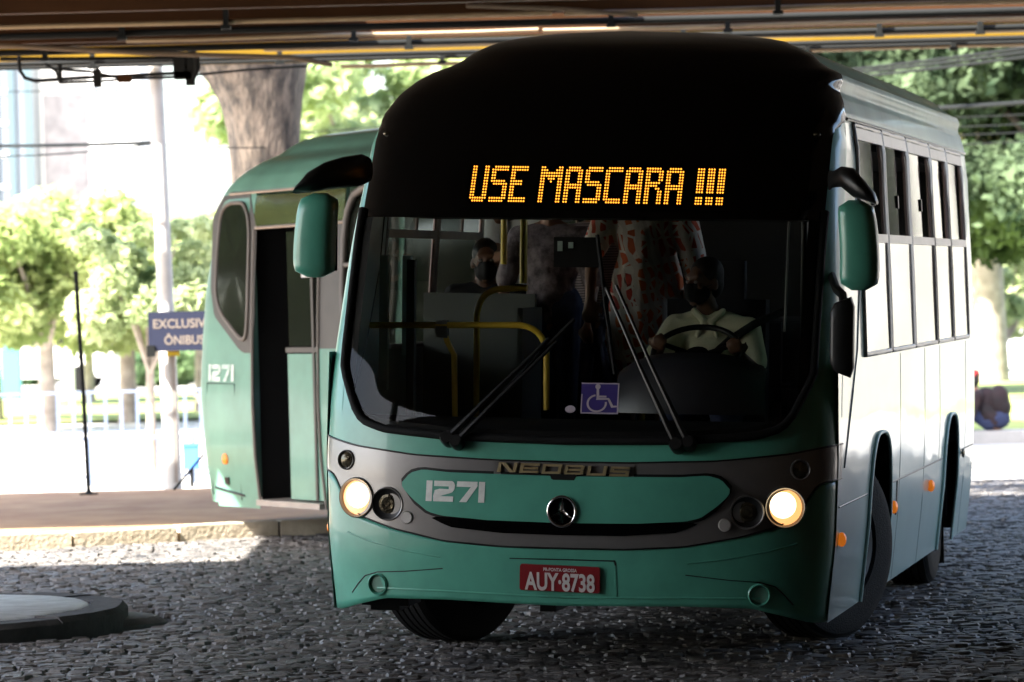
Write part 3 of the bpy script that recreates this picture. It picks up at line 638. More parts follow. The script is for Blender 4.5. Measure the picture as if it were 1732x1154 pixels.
# ---- sides, roof, windows of one section; P maps (s,y,z,off) ----
def sp(s, y, z, off=0): return np.array([rx(s*(Wd(z)+off), z), y, z])
WY = [1.40,2.57,3.72,4.95,5.92,6.93]; WZ0, WZM, WZ1 = 1.585, 2.185, 2.765; YR = 7.35
def arch(yc, hw, zt):
    def f(y):
        q = abs(y-yc)/hw; return .30 if q >= 1 else .30+(zt-.30)*(1-q**3.2)**(1/3.2)
    return f
A1, A2 = arch(2.13,.50,1.16), arch(5.85,.45,1.12)
def side_grid(mb, s, ys, z0f, z1f, nz, off=0, fr=None):
    mb.grid([[sp(s, y if fr is None else max(y, ye(z0f(y)+(z1f(y)-z0f(y))*k/nz)), z0f(y)+(z1f(y)-z0f(y))*k/nz, off) for k in range(nz+1)] for y in ys])
for s in (1, -1):
    mb = MB(); ys = sorted(set(list(np.linspace(.40, 7.35, 60))+[A+sg*h*(1-q) for A, h in ((2.13,.50),(5.85,.45)) for sg in (-1, 1) for q in (0,.01,.03,.08,.15,.25,.4,.6,.8)]))
    lo = lambda y: max(A1(y), A2(y))
    mb.grid([[sp(s, y, lo(y)+(1.585-lo(y))*k/12) for k in range(13)] for y in ys])
    # front lower end follows the curved face
    mb.grid([[sp(s, ye(z)+(.40-ye(z))*k/3 if ye(z) < .4 else .40-.0, z) for k in range(4)] for z in np.linspace(.29, 1.585, 14)])
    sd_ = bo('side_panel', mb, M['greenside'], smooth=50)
    def pillar(ya, yb):
        mb = MB(); mb.grid([[sp(s, (ya(z) if callable(ya) else ya)*(1-q)+yb*q, z) for q in (0,.33,.66,1)] for z in np.linspace(1.585, 2.765, 16)]); bo('window_pillar', mb, M['greenside'], smooth=50)
    pillar(ye, 1.40)
    for k, y in enumerate(WY[:-1]): pillar(y-.03 if k else y-.01, y+.03)
    pillar(WY[-1]-.01, 7.35)
    # windows
    for k in range(5):
        a, b = WY[k]+.035, WY[k+1]-.035; wmb = MB()
        for q0, q1 in (((a,WZ0),(b,WZ0)),((b,WZ0),(b,WZ1)),((b,WZ1),(a,WZ1)),((a,WZ1),(a,WZ0))):
            n = 10; pts = [sp(s, q0[0]+(q1[0]-q0[0])*i/n, q0[1]+(q1[1]-q0[1])*i/n, .004) for i in range(n+1)]; wmb.tube(pts, .015, 6)
        wn_ = bo('window_frame', wmb, M['rail'], smooth=60)
        mb = MB(); mb.box((0,0,0),(1,1,1)); mb.v = [tuple(sp(s, a+(b-a)*x_, WZM-.02+.045*z_, -.012+.03*y_)) for x_, y_, z_ in mb.v]; bo('mid_rail', mb, M['rail'], wn_)
        mb = MB(); mb.box((0,0,0),(1,1,1)); mb.v = [tuple(sp(s, a+(b-a)*x_, WZ1-.075+.06*z_, -.012+.032*y_)) for x_, y_, z_ in mb.v]; bo('top_rail', mb, M['rail'], wn_)
        def pane(y0, y1, z0, z1, off):
            mb = MB(); mb.box((0,0,0),(1,1,1)); mb.v = [tuple(sp(s, y0+(y1-y0)*x_, z0+(z1-z0)*z_, off-.006+.006*y_)) for x_, y_, z_ in mb.v]; bo('window_pane', mb, M['sideglass' if s > 0 else 'clearglass'], wn_, smooth=None)
        sp_ = (.58,.52,.52,.56,.58)[k]
        pane(a, a+(b-a)*.93, WZ0+.01, WZM-.02, .008)
        pane(a, a+(b-a)*sp_, WZM+.02, WZ1-.07, .008); 
        for yy, za, zb in ((a+(b-a)*sp_, WZM+.02, WZ1-.07), (a+(b-a)*.96, WZM+.02, WZ1-.07), (a+(b-a)*.95, WZ0, WZM)):
            mb = MB(); mb.tube([sp(s, yy, z, -.003) for z in np.linspace(za, zb, 6)], .009, 6); bo('pane_edge', mb, M['pinkedge'], wn_)
        if k in (0, 1, 2): mb = MB(); mb.box((0,0,0),(1,1,1)); mb.v = [tuple(sp(s, a+(b-a)*sp_-.05+.035*x_, 2.36+.07*z_, -.004+.02*y_)) for x_, y_, z_ in mb.v]; bo('window_latch', mb, M['black'], wn_)
    for nm, A_, yc, hw in (('wheel_arch_trim', A1, 2.13, .50), ('wheel_arch_trim', A2, 5.85, .45)):
        mb = MB(); yy = [yc+hw*math.copysign(abs(math.sin(a))**.6, math.sin(a))*.999 for a in np.linspace(-math.pi/2, math.pi/2, 33)]
        pts = [sp(s, yc-hw, .30, .008)] + [sp(s, y, A_(y), .008) for y in yy] + [sp(s, yc+hw, .30, .008)]
        mb.tube(pts, .010, 8); bo(nm, mb, M['archtrim'], smooth=60)
        mb = MB(); mb.box((.62,yc-hw,.55),(1.22,yc-hw+.02,1.2)); mb.box((.62,yc+hw-.02,.45),(1.22,yc+hw,1.2)); mb.box((.62,yc-hw,1.16),(1.2,yc+hw,1.2)); mb.box((.62,yc-hw,.3),(.66,yc+hw,1.2)); mb.v = [(x*s, y, z) for x, y, z in mb.v]; bo('wheel_well', mb, M['dark'])
    mb = MB(); mb.tube([sp(s, y, .862, .001) for y in np.linspace(.45, 1.6, 6)], .005, 5); mb.tube([sp(s, y, .862, .001) for y in np.linspace(2.66, 5.36, 8)], .005, 5); mb.tube([sp(s, y, .862, .001) for y in np.linspace(6.32, 7.3, 6)], .005, 5)
    mb.tube([sp(s, .95, 1.42, .001), sp(s, 1.14, 1.62, .001), sp(s, 1.33, 2.0, .001), sp(s, 1.37, 2.70, .001)], .005, 5); mb.tube([sp(s, .60, 1.05, .001), sp(s, .95, 1.42, .001)], .006, 5)
    bo('panel_seam', mb, M['black'])
    for yq in (3.05,4.30,5.15,6.75): mb = MB(); mb.tube([sp(s, yq, z, .0005) for z in np.linspace(.30 if yq != 5.15 else .87, 1.56, 8)], .0015, 5); bo('panel_seam', mb, M['oldgrey'])
    for (y_, z_) in ((.52,.70),(2.72,.725),(4.63,.735),(6.55,.84)):
        mb = MB(); mb.ball(sp(s, y_, z_, .012), (.024,.032,.036) if y_ < 6 else (.012,.03,.03)); bo('side_marker', mb, M['amber'] if y_ < 6 else M['lampoff'], label=('small dark round marker near the rear end' if y_ > 6 else None))
    mb = MB(); mb.box((0,0,0),(1,1,1)); mb.v = [tuple(sp(s, 2.92+.05*x_, .67+.19*z_, -.003+.008*y_)) for x_, y_, z_ in mb.v]; bo('panel_slot', mb, M['black'])
# roof: cross section swept back
zs = list(np.linspace(2.765, 3.256, 34)); prof = [(-Wd(z), z) for z in zs] + [(rx(Wd(z), z), z) for z in zs[::-1]]
mb = MB(); mb.grid([[np.array([x, ye(z)+(7.35-ye(z))*k/24, z]) for k in range(25)] for x, z in prof]); bo('roof', mb, M['roofpaint'], smooth=35)
mb = MB(); 
for s in (1, -1): mb.tube([sp(s, y, 2.785, .002) for y in np.linspace(1.2, 7.35, 12)], .009, 6)
bo('rain_gutter', mb, M['rail'])
# rear bulkhead, floor, ceiling
mb = MB(); P = [(-Wd(z), z) for z in np.linspace(.3, 3.25, 30)] + [(Wd(z), z) for z in np.linspace(3.25, .3, 30)]
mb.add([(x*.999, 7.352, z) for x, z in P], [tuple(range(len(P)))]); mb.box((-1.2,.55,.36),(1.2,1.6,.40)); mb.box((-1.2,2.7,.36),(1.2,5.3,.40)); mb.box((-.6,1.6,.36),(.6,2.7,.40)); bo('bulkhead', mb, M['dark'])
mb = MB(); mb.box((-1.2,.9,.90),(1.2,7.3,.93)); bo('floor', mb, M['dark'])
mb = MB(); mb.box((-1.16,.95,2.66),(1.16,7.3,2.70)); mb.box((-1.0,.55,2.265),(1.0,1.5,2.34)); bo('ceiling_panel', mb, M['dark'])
mb = MB(); mb.box((-1.09,.36,.325),(-.85,.62,.40)); mb.box((-1.05,.38,.30),(-.90,.6,.325)); bo('underside_bracket', mb, M['black']); mb = MB(); mb.box((-.21,.5,.305),(-.13,.8,.40)); bo('underside_bracket', mb, M['black'])
# wheels (on the ground, not rolled with the body)
def wheel(x, y, yaw, r=.50, w=.29, both=False, name='wheel', par=None):
    par = par or bus; c = Vector((x, y, r+.018)); ax = Vector((math.cos(yaw), math.sin(yaw), 0)); s = 1 if x > 0 else -1; ax = ax*s
    hw = w/2; prof = [(.28,-hw*.8),(.31,-hw),(r*.86,-hw*1.02),(r*.95,-hw*.93),(r*.985,-hw*.8)]
    for gpos in (-.62,-.3,.02,.34,.66): prof += [(r,(gpos-.13)*hw),(r,(gpos+.10)*hw),(r-.014,(gpos+.12)*hw),(r-.014,(gpos+.18)*hw)]
    prof += [(r*.985,hw*.8),(r*.95,hw*.93),(r*.86,hw*1.02),(.31,hw),(.28,hw*.8)]
    root = link(name, None, par); mb = MB(); mb.lathe(prof, c, ax, 64); mb2 = obj('tyre', mb, M['rubber'], root, smooth=30)
    mb = MB(); mb.lathe([(.29,hw*.8),(.285,hw*.95),(.26,hw*.9),(.24,hw*.25),(.13,hw*.2),(.11,hw*.7),(.09,hw*.8),(0,hw*.82)], c, ax, 32)
    for k in range(10):
        a = 2*math.pi*k/10; u = Vector((0,0,1)); v = ax.cross(u); p = c+(u*math.cos(a)+v*math.sin(a))*.165+ax*hw*.25; mb.lathe([(.016,0),(.016,.03),(0,.032)], p, ax, 6)
    obj('rim', mb, M['rim'], root, smooth=30)
st_ = rad(28)
wheel(1.0, 2.06, -st_); wheel(-1.0, 2.06, -st_); wheel(1.06, 5.85, 0); wheel(-1.06, 5.85, 0)
mb = MB(); mb.box((.78,6.42,.10),(1.20,6.435,.55)); mb.box((.30,6.42,.10),(.72,6.435,.55)); obj('mud_flap', mb, M['rubber'], bus)
# bellows joining the two sections
JX, JY = 1.83, 26.12
# ---- trailing section behind the joint: its kerb side faces us ----
Mt = Rw.inverted() @ Matrix.Translation((JX, JY, 0)) @ Matrix.Rotation(rad(30), 4, 'Z'); MtN = np.array(Mt)
def to_rear(mb):
    V = np.array(mb.v)@MtN[:3, :3].T + MtN[:3, 3]; mb.v = [tuple(p) for p in V]; mb.done = True; return mb
def yrear(z): return float(np.interp(z, [.3,1.2,2.0,2.8,3.256], [6.72,6.80,6.70,6.45,5.9]))
def rS(t, z):
    a = abs(t)*math.pi/2; return np.array([Wd(z)*math.sin(a)**(2/3.)*(1 if t >= 0 else -1), yrear(z)-.42*min(1, Wd(z))*(1-max(0, math.cos(a))**(2/3.)), z])
def yE(z): return yrear(z)-.42*min(1, Wd(z))
rb = MB()
rb.grid([[rS(t, z) for t in np.linspace(-1, 1, 41)] for z in np.linspace(.30, 3.256, 50)])
DO0, DO1 = 4.42, 5.55        # doorway
def wallr(y0, y1, z0, z1, off=0, s=-1): rb.grid([[sp(s, (y1 if not callable(y1) else y1(z))*(k/6)+y0*(1-k/6), z, off) for k in range(7)] for z in np.linspace(z0, z1, max(3, int((z1-z0)/.08)))])
wallr(DO1, yE, .27, 1.50); wallr(DO1, yE, 1.50, 2.79)
wallr(.2, DO0, .30, 1.53); wallr(.2, yE, .30, 1.60, s=1); wallr(.2, yE, 2.72, 2.80, s=1)
for a, b in ((.2,.5),(1.75,1.85),(3.05,3.15)): wallr(a, b, 1.53, 2.79); wallr(a, b, 1.53, 2.79, s=1)
profr = [(-Wd(z), z) for z in list(np.linspace(2.765, 3.256, 30))] + [(Wd(z), z) for z in np.linspace(3.256, 2.765, 30)]
rb.grid([[np.array([x, .2+(yE(z)-.2)*k/16, z]) for k in range(17)] for x, z in profr])
rear = obj('rear_section', to_rear(rb), M['green2'], bus, smooth=35, label='trailing rear section of the bus with an open doorway')
def ro(name, mb, m, smooth=40, **k): return obj(name, to_rear(mb), m, rear, smooth, **k)
L = lambda y, z, off=.004: sp(-1, y, z, off)
def rpoly(P, off, th=0, it=2, m=None, name='', n=60):
    P = resample(round_poly(P, it) if it else P, n); mb = MB(); c = np.mean(P, 0)
    V = [L(y, z, off-th) for y, z in P]+[L(y, z, off) for y, z in P]+[L(c[0]+(y-c[0])*.5, c[1]+(z-c[1])*.5, off) for y, z in P]+[L(c[0], c[1], off)]
    n = len(P); mb.add(V, [(r*n+i, r*n+(i+1) % n, (r+1)*n+(i+1) % n, (r+1)*n+i) for r in range(2) for i in range(n)]+[(2*n+i, 2*n+(i+1) % n, 3*n) for i in range(n)])
    return ro(name, mb, m)
M['oldrail'] = mat('dull_window_rubber', (.14,.12,.105), .6)
M['surround'] = mat('grey_window_surround', (.055,.048,.042), .5, var=.1)
M['darkglass'] = mat('dark_tinted_glass', (.012,.014,.010), .08, spec=.6)
M['header'] = mat('door_header_glass', (.07,.085,.03), .14, coat=.6, var=.3, vscale=2)
rpoly([(6.30,2.76),(5.50,2.76),(5.50,1.50),(5.72,1.50),(5.92,1.62),(6.30,1.84)], .004, .01, 1, M['surround'], 'window_surround')
wp = [(6.12,2.70),(5.62,2.69),(5.60,1.95),(5.62,1.62),(5.72,1.60),(6.19,1.88),(6.19,2.3)]
rpoly(wp, .012, .01, 2, M['darkglass'], 'corner_window')
mb = MB(); PP = resample(round_poly(wp, 2), 60); mb.tube([L(y, z, .010) for y, z in PP+PP[:1]], .017, 6, caps=False); ro('corner_window_frame', mb, M['oldrail'], 70)
rpoly([(DO1-.02,2.74),(DO1-.02,2.50),(4.0,2.50),(4.0,2.74)], .006, .01, 0, M['header'], 'door_header', 40)
mb = MB(); mb.tube([L(y, 2.77, .012) for y in np.linspace(6.02, .3, 12)], .012, 6); mb.tube([L(y, 2.485, .010) for y in np.linspace(5.5, 4.0, 6)], .013, 6); ro('rain_gutter', mb, M['rail'])
mb = MB(); mb.tube([L(DO1-.02, z, .004) for z in np.linspace(.3, 2.48, 12)], .014, 6); mb.tube([L(DO0-.03, z, .004) for z in np.linspace(.3, 2.48, 12)], .014, 6); ro('door_frame', mb, M['oldrail'])
mb = MB(); mb.grid([[L(4.40-.40*k/2, z, .0) for k in range(3)] for z in np.linspace(1.53, 2.5, 6)]); ro('door_pillar', mb, M['surround'])
# window right of the door
mb = MB(); mb.grid([[L(3.98-.90*k/3, z, -.01) for k in range(4)] for z in np.linspace(1.56, 2.74, 6)]); ro('side_window', mb, M['darkglass'])
wf = [(3.98,2.73),(3.15,2.73),(3.15,1.57),(3.98,1.57)]; PP = resample(round_poly(wf, 2), 48)
mb = MB(); mb.tube([L(y, z, .012) for y, z in PP+PP[:1]], .030, 6, caps=False); mb.tube([L(3.97, 2.16, .01), L(3.16, 2.16, .01)], .02, 6); ro('side_window_frame', mb, M['oldrail'], 70)
for k in range(2): mb = MB(); mb.grid([[L((3.05,1.75)[k]-1.15*q/3, z, -.01) for q in range(4)] for z in np.linspace(1.56, 2.74, 6)]); ro('side_window', mb, M['darkglass'])
# doorway interior: a black recess, step and the folded leaf
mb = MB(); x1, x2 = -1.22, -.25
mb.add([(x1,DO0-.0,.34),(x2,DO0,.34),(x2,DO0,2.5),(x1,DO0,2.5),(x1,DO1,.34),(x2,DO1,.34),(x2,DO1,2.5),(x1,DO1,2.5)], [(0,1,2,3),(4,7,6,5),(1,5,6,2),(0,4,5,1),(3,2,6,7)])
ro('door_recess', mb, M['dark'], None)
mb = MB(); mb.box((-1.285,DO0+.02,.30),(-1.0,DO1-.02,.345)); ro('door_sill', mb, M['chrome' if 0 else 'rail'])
mb = MB(); mb.box((-1.20,4.45,.36),(-1.16,5.08,1.49)); lf = ro('door_leaf', mb, M['green2'])
mb = MB(); mb.box((-1.195,4.47,1.55),(-1.168,5.06,2.44)); ro('door_glass', mb, M['darkglass'])
mb = MB()
for z in (1.50,): mb.box((-1.212,4.44,z),(-1.155,5.09,z+.04))
for y in (4.60,): mb.box((-1.214,y,.36),(-1.153,y+.035,2.46))
ro('door_leaf_frame', mb, M['surround'])
mb = MB(); mb.box((-1.206,4.64,2.08),(-1.199,4.80,2.22)); ro('door_notice', mb, M['platewhite'])
# panel relief, number, marker
mb = MB()
mb.tube([L(6.36, 1.26, .002), L(5.86, 1.255, .002), L(5.86, .33, .002)], .005, 5); mb.tube([L(6.32, .42, .004), L(5.80, .365, .004)], .009, 5); mb.tube([L(5.56, z, .002) for z in (.3,1.5)], .004, 5); mb.tube([L(6.36, 1.26, .002), L(6.38,.36,.002)], .004, 5)
ro('panel_seam', mb, M['black'])
mb = MB(); c = L(6.08, .655, .004); mb.lathe([(.045,-.01),(.042,.010),(.02,.02),(0,.021)], c, (-1,0,0), 20); ro('side_marker', mb, M['amber'])
mb = MB(); mb.box((0,0,0),(1,1,1)); mb.v = [tuple(L(6.05+.07*y_, .45+.055*z_, .002+.01*x_)) for x_, y_, z_ in mb.v]; ro('fuel_socket', mb, M['black'])
mb = MB()
for P in number(lambda a, b, k: (6.33-a, 1.275+b), .083, .135): mb.add([L(y, z, .006) for y, z in P], [tuple(range(len(P)))[::-1]])
ro('fleet_number', mb, M['fadedwhite'], None)
mb = MB(); mb.box((-.06,0,0),(.06,.13,.25)); mb.box((-1.2,.3,.32),(1.2,4.4,.4)); mb.box((-.2,.3,.9),(-.15,6.2,2.6)); ro('chassis', mb, M['dark'])
mb = MB(); G = []
for k in range(15):
    f = k/14; hw = 1.14-(.06 if k % 2 else 0); a = rad(-12.294)*(1-f)+rad(30)*f - 0
    ca, sa = math.cos(rad(12.294)*(1-f)-rad(30)*f), -math.sin(rad(12.294)*(1-f)-rad(30)*f)
    b0 = np.array([BX, BY]); rear0 = np.array([math.sin(rad(12.294))*7.36, math.cos(rad(12.294))*7.36])+b0; j1 = np.array([JX-.5*.2, JY+.866*.2]); c = rear0*(1-f)+j1*f
    G.append([np.array([c[0]+x*hw*ca, c[1]+x*hw*sa, z]) for x, z in ((-1,.45),(-1,2.9),(0,3.0),(1,2.9),(1,.45))])
mb.grid(G); iw = np.array(Rw.inverted()); mb.v = [tuple((iw @ np.array([*p, 1]))[:3]) for p in mb.v]; obj('bellows', mb, M['rubber'], bus, smooth=None)
for yy in (2.2,):
    for xx in (-1.0,1.0):
        mb = MB(); mb.lathe([(.28,-.12),(.31,-.14),(.45,-.14),(.5,-.10),(.5,.10),(.45,.14),(.31,.14),(.1,.1),(0,.1)], (xx,yy,.518), (1,0,0), 40); ro('wheel', mb, M['rubber'])

# ---- driver's area and passenger rails, in body coordinates ----
def rails(name, paths, r, m='yellow'):
    mb = MB()
    for P in paths: mb.tube(P, r, 10)
    return bo(name, mb, M[m], smooth=60)
def arc(p0, p1, p2, n=8):
    p0, p1, p2 = map(np.array, (p0, p1, p2)); return [tuple((1-t)**2*p0+2*t*(1-t)*p1+t*t*p2) for t in np.linspace(0, 1, n)]
rails('grab_rail', [[(-1.16,.75,1.715)]+arc((-.42,.75,1.725),(-.27,.75,1.735),(-.243,.75,1.60))+[(-.239,.75,1.30)]], .0165)
rails('rail_brace', [[(-.785,.76,1.70),(-.755,.76,1.63),(-.722,.76,1.57),(-.714,.76,1.20)]], .0155)
mb = MB(); mb.box((-.815,.735,1.655),(-.755,.785,1.745)); bo('rail_clamp', mb, M['greypanel'])
rails('grab_rail', [[(-.681,1.1,1.15),(-.684,1.1,1.77)]+arc((-.684,1.1,1.77),(-.67,1.1,1.90),(-.55,1.1,1.905))+[(-.42,1.1,1.91)]], .0165)
rails('grab_pole', [[(-.548,1.6,1.93),(-.548,1.6,2.66)]], .020); rails('grab_pole', [[(-.72,1.9,2.03),(-.72,1.9,2.66)]], .018)
rails('grab_pole', [[(-.05,2.4,.93),(-.05,2.4,2.66)]], .018); rails('grab_pole', [[(-.46,3.6,.93),(-.46,3.6,2.66)]], .018)
rails('ceiling_rail', [[(-.75,1.9,2.3),(-.52,1.5,2.3)]], .02, 'black')
for x, y in ((-1.13,.92),(-1.115,1.35),):
    mb = MB(); mb.box((x-.022,y-.02,1.38 if y < 1 else 1.55),(x+.022,y+.02,2.07)); bo('door_post', mb, M['pale'], smooth=None)
mb = MB(); mb.box((-1.02,.95,1.2),(-.98,1.0,2.05)); bo('door_post', mb, M['greypanel'])
mb = MB(); mb.box((-1.22,2.15,.95),(-.60,2.2,1.87)); mb.box((-.60,1.7,.95),(-.57,2.2,1.80)); bo('partition_panel', mb, M['greypanel'])
# dashboard and cluster
mb = MB(); G = []
for x in np.linspace(-1.12, 1.12, 30):
    r = []
    for k, (dy, z) in enumerate(((.05,.98),(.045,1.16),(.16,1.24),(.40,1.27),(.62,1.20),(.66,.95))):
        r.append(np.array([x, sy(x, 1.2)+dy, z]))
    G.append(r)
mb.grid(G); bo('dashboard', mb, M['dark'], smooth=50)
M['cluster'] = mat('instrument_hood', (.03,.03,.038), .34, spec=.5)
mb = MB(); G = []
for u in np.linspace(-1, 1, 25):
    x = .51+u*.385; e = (1-abs(u)**3.0); G.append([np.array([x, .50+.10*u*u, 1.30]), np.array([x*.98+.01, .52+.10*u*u, 1.42+.05*e]), np.array([.51+u*.37, .60+.12*u*u, 1.50+.075*e]), np.array([.51+u*.36, .72+.1*u*u, 1.52+.08*e]), np.array([.51+u*.35, .8, 1.40])])
mb.grid(G); bo('instrument_hood', mb, M['cluster'], smooth=60)
mb = MB(); c = np.array([.485,.98,1.60]); ax = np.array([0,-.55,.83]); u_ = np.array([1,0,0]); w_ = np.cross(ax, u_)
mb.tube([c+(u_*math.cos(a)+w_*math.sin(a))*.22 for a in np.linspace(0, 2*math.pi, 41)], .015, 8, caps=False)
for a in (rad(20), rad(160), rad(270)): mb.tube([c-ax*.03, c+(u_*math.cos(a)+w_*math.sin(a))*.22], .014, 6)
mb.lathe([(.06,-.05),(.06,-.01),(0,0)], c, ax, 16); mb.tube([c-ax*.03, c-ax*.5], .035, 8); bo('steering_wheel', mb, M['black'], smooth=60)
mb = MB(); mb.box((.22,1.62,1.05),(.74,1.76,1.86)); mb.box((.22,1.15,1.05),(.74,1.7,1.2)); mb.box((.36,1.66,1.86),(.62,1.74,2.06)); bo('driver_seat', mb, M['seat'])
for yy in (3.0,3.8,4.6,5.4):
    for xx in (-1.1,-.62,.2,.68):
        mb = MB(); mb.box((xx,yy,.95),(xx+.42,yy+.07,1.72)); mb.box((xx,yy-.4,1.28),(xx+.42,yy,1.36)); bo('passenger_seat', mb, M['seat'])
mb = MB(); mb.box((-.175,.58,2.02),(.055,.61,2.17)); im = bo('interior_mirror', mb, M['black'])
mb = MB(); mb.box((-.155,.572,2.10),(-.130,.576,2.15)); mb.box((-.10,.572,2.115),(-.075,.576,2.145)); bo('mirror_sticker', mb, M['fadedwhite'], im)
M['silverrod'] = mat('steel_rod', (.12,.12,.12), .4, .5)
rails('interior_cable', [[(.885,1.3,1.7),(.905,1.3,2.35)]], .006, 'silverrod')
rails('partition_post', [[(.90,1.9,1.0),(.90,1.9,2.6)]], .018, 'black')

# ------------------------------------------------------------------ people
def W3(p, F): return tuple((F @ Vector(p)))
def cloth(name, col, col2=None, scale=30, rough=.85): return mat(name, col, rough, col2=col2, vscale=scale, bump=.25, bscale=40)
M['skin_dark'] = mat('skin_brown', (.13,.062,.036), .5); M['skin_mid'] = mat('skin_light_brown', (.28,.14,.085), .5); M['hair'] = mat('black_hair', (.008,.006,.005), .6)
def dressmat():
    m = bpy.data.materials.new('printed_orange_fabric'); m.use_nodes = True; nt = m.node_tree; b = nt.nodes['Principled BSDF']; b.inputs['Roughness'].default_value = .85
    tc = nt.nodes.new('ShaderNodeTexCoord'); mp = nt.nodes.new('ShaderNodeMapping'); mp.inputs['Rotation'].default_value = (0,rad(12),0); nt.links.new(tc.outputs['Object'], mp.inputs[0])
    br = nt.nodes.new('ShaderNodeTexBrick'); sx = nt.nodes.new('ShaderNodeSeparateXYZ'); cx = nt.nodes.new('ShaderNodeCombineXYZ'); nt.links.new(mp.outputs[0], sx.inputs[0]); nt.links.new(sx.outputs[0], cx.inputs[0]); nt.links.new(sx.outputs[2], cx.inputs[1])
    nt.links.new(cx.outputs[0], br.inputs[0]); br.inputs['Scale'].default_value = 4.2; br.inputs['Mortar Size'].default_value = .07; br.inputs['Row Height'].default_value = .9; br.inputs['Brick Width'].default_value = 1.3; br.offset = .4
    br.inputs['Color1'].default_value = (.75,.17,.03,1); br.inputs['Color2'].default_value = (.45,.03,.02,1); br.inputs['Mortar'].default_value = (.80,.70,.62,1)
    v = nt.nodes.new('ShaderNodeTexVoronoi'); v.feature = 'DISTANCE_TO_EDGE'; v.inputs['Scale'].default_value = 11; nt.links.new(cx.outputs[0], v.inputs['Vector'])
    w = nt.nodes.new('ShaderNodeTexWave'); w.inputs['Scale'].default_value = 6; w.inputs['Distortion'].default_value = 7; nt.links.new(cx.outputs[0], w.inputs[0])
    r1 = nt.nodes.new('ShaderNodeValToRGB'); r1.color_ramp.elements[0].position = .05; r1.color_ramp.elements[1].position = .08; nt.links.new(v.outputs['Distance'], r1.inputs[0])
    r2_ = nt.nodes.new('ShaderNodeValToRGB'); r2_.color_ramp.elements[0].position = .55; r2_.color_ramp.elements[1].position = .6; nt.links.new(w.outputs[1], r2_.inputs[0])
    m1 = nt.nodes.new('ShaderNodeMixRGB'); m1.inputs[1].default_value = (.80,.70,.62,1); nt.links.new(r1.outputs[0], m1.inputs[0]); nt.links.new(br.outputs[0], m1.inputs[2])
    m2 = nt.nodes.new('ShaderNodeMixRGB'); m2.inputs[2].default_value = (.66,.55,.47,1); nt.links.new(r2_.outputs[0], m2.inputs[0]); nt.links.new(m1.outputs[0], m2.inputs[1]); nt.links.new(m2.outputs[0], b.inputs[0])
    return m
M['dress'] = dressmat()
def stripes():
    m = mat('striped_knit', (.2,.17,.17), .9); nt = m.node_tree; b = nt.nodes['Principled BSDF']; tc = nt.nodes.new('ShaderNodeTexCoord'); w = nt.nodes.new('ShaderNodeTexWave'); w.bands_direction = 'Z'; w.inputs['Scale'].default_value = 22; w.inputs['Distortion'].default_value = .8
    r = nt.nodes.new('ShaderNodeValToRGB'); r.color_ramp.elements[0].color = (.09,.065,.07,1); r.color_ramp.elements[1].color = (.34,.28,.29,1); nt.links.new(tc.outputs['Object'], w.inputs[0]); nt.links.new(w.outputs[1], r.inputs[0]); nt.links.new(r.outputs[0], b.inputs[0]); return m
M['stripes'] = stripes()
M['floral'] = cloth('dark_floral_fabric', (.05,.035,.04), (.30,.24,.26), 14); M['whiteshirt'] = cloth('white_shirt', (.62,.62,.58)); M['polo'] = cloth('pale_yellow_polo', (.80,.78,.55)); M['blackcloth'] = cloth('black_cloth', (.012,.012,.014)); M['navycloth'] = cloth('navy_trousers', (.03,.04,.09)); M['maroon'] = cloth('maroon_jacket', (.012,.009,.010), (.032,.013,.014), 5); M['jeans'] = cloth('blue_jeans', (.025,.035,.085)); M['redcap'] = mat('red_cap', (.5,.03,.03), .7)
def hand(mb, wrist, d, side, curl=.6, sc=1.0, pn=None):
    w = Vector(wrist); d = Vector(d).normalized(); pn = Vector(pn or (0,-1,0)); s = d.cross(pn).normalized(); pn = s.cross(d).normalized()
    for q in (-1, 0, 1): mb.capsule(w, w+d*.085*sc+s*.024*q*sc, .021*sc, .017*sc)
    for i, (o_, l) in enumerate(((-.032,.062),(-.011,.074),(.011,.070),(.031,.056))):
        p = w+d*.088*sc+s*o_*sc; a = curl*.8; q = p+(d*math.cos(a)-pn*math.sin(a))*l*.5*sc; a2 = curl*1.9; r = q+(d*math.cos(a2)-pn*math.sin(a2))*l*.5*sc
        mb.capsule(p, q, .0098*sc, .009*sc, 8); mb.capsule(q, r, .009*sc, .0078*sc, 8)
    t0 = w+d*.03*sc-s*.026*side*sc; t1 = t0+(d*.7-s*side*.7-pn*.2).normalized()*.04*sc; mb.capsule(t0, t1, .0125*sc, .011*sc, 8); mb.capsule(t1, t1+(d-pn*.8).normalized()*.032*sc, .0105*sc, .009*sc, 8)
def face(mb, c, fwd, upv, s=1.0):     # head with brow, nose, lips, chin, ears
    c, f, u = Vector(c), Vector(fwd).normalized(), Vector(upv).normalized(); r = f.cross(u).normalized(); Mx = Matrix((r, f, u)).transposed()
    def P(x, y, z): return c+(r*x+f*y+u*z)*s
    mb.ball(P(0,-.012,.03), (.075*s,.095*s,.095*s), M=Mx); mb.ball(P(0,.022,-.035), (.058*s,.068*s,.085*s), M=Mx)
    mb.capsule(P(0,.092,.02), P(0,.112,-.018), .010*s, .015*s, 8); mb.ball(P(0,.088,-.055), (.026*s,.014*s,.012*s), M=Mx); mb.ball(P(0,.068,-.098), (.028*s,.024*s,.02*s), M=Mx)
    mb.capsule(P(-.045,.080,.035), P(.045,.080,.035), .013*s, .013*s, 8)
    for q in (-1, 1): mb.ball(P(q*.080,-.01,-.012), (.012*s,.022*s,.034*s), M=Mx); mb.capsule(P(q*.045,.066,-.02), P(q*.03,.076,-.035), .018*s, .012*s, 8)
    return Mx, P
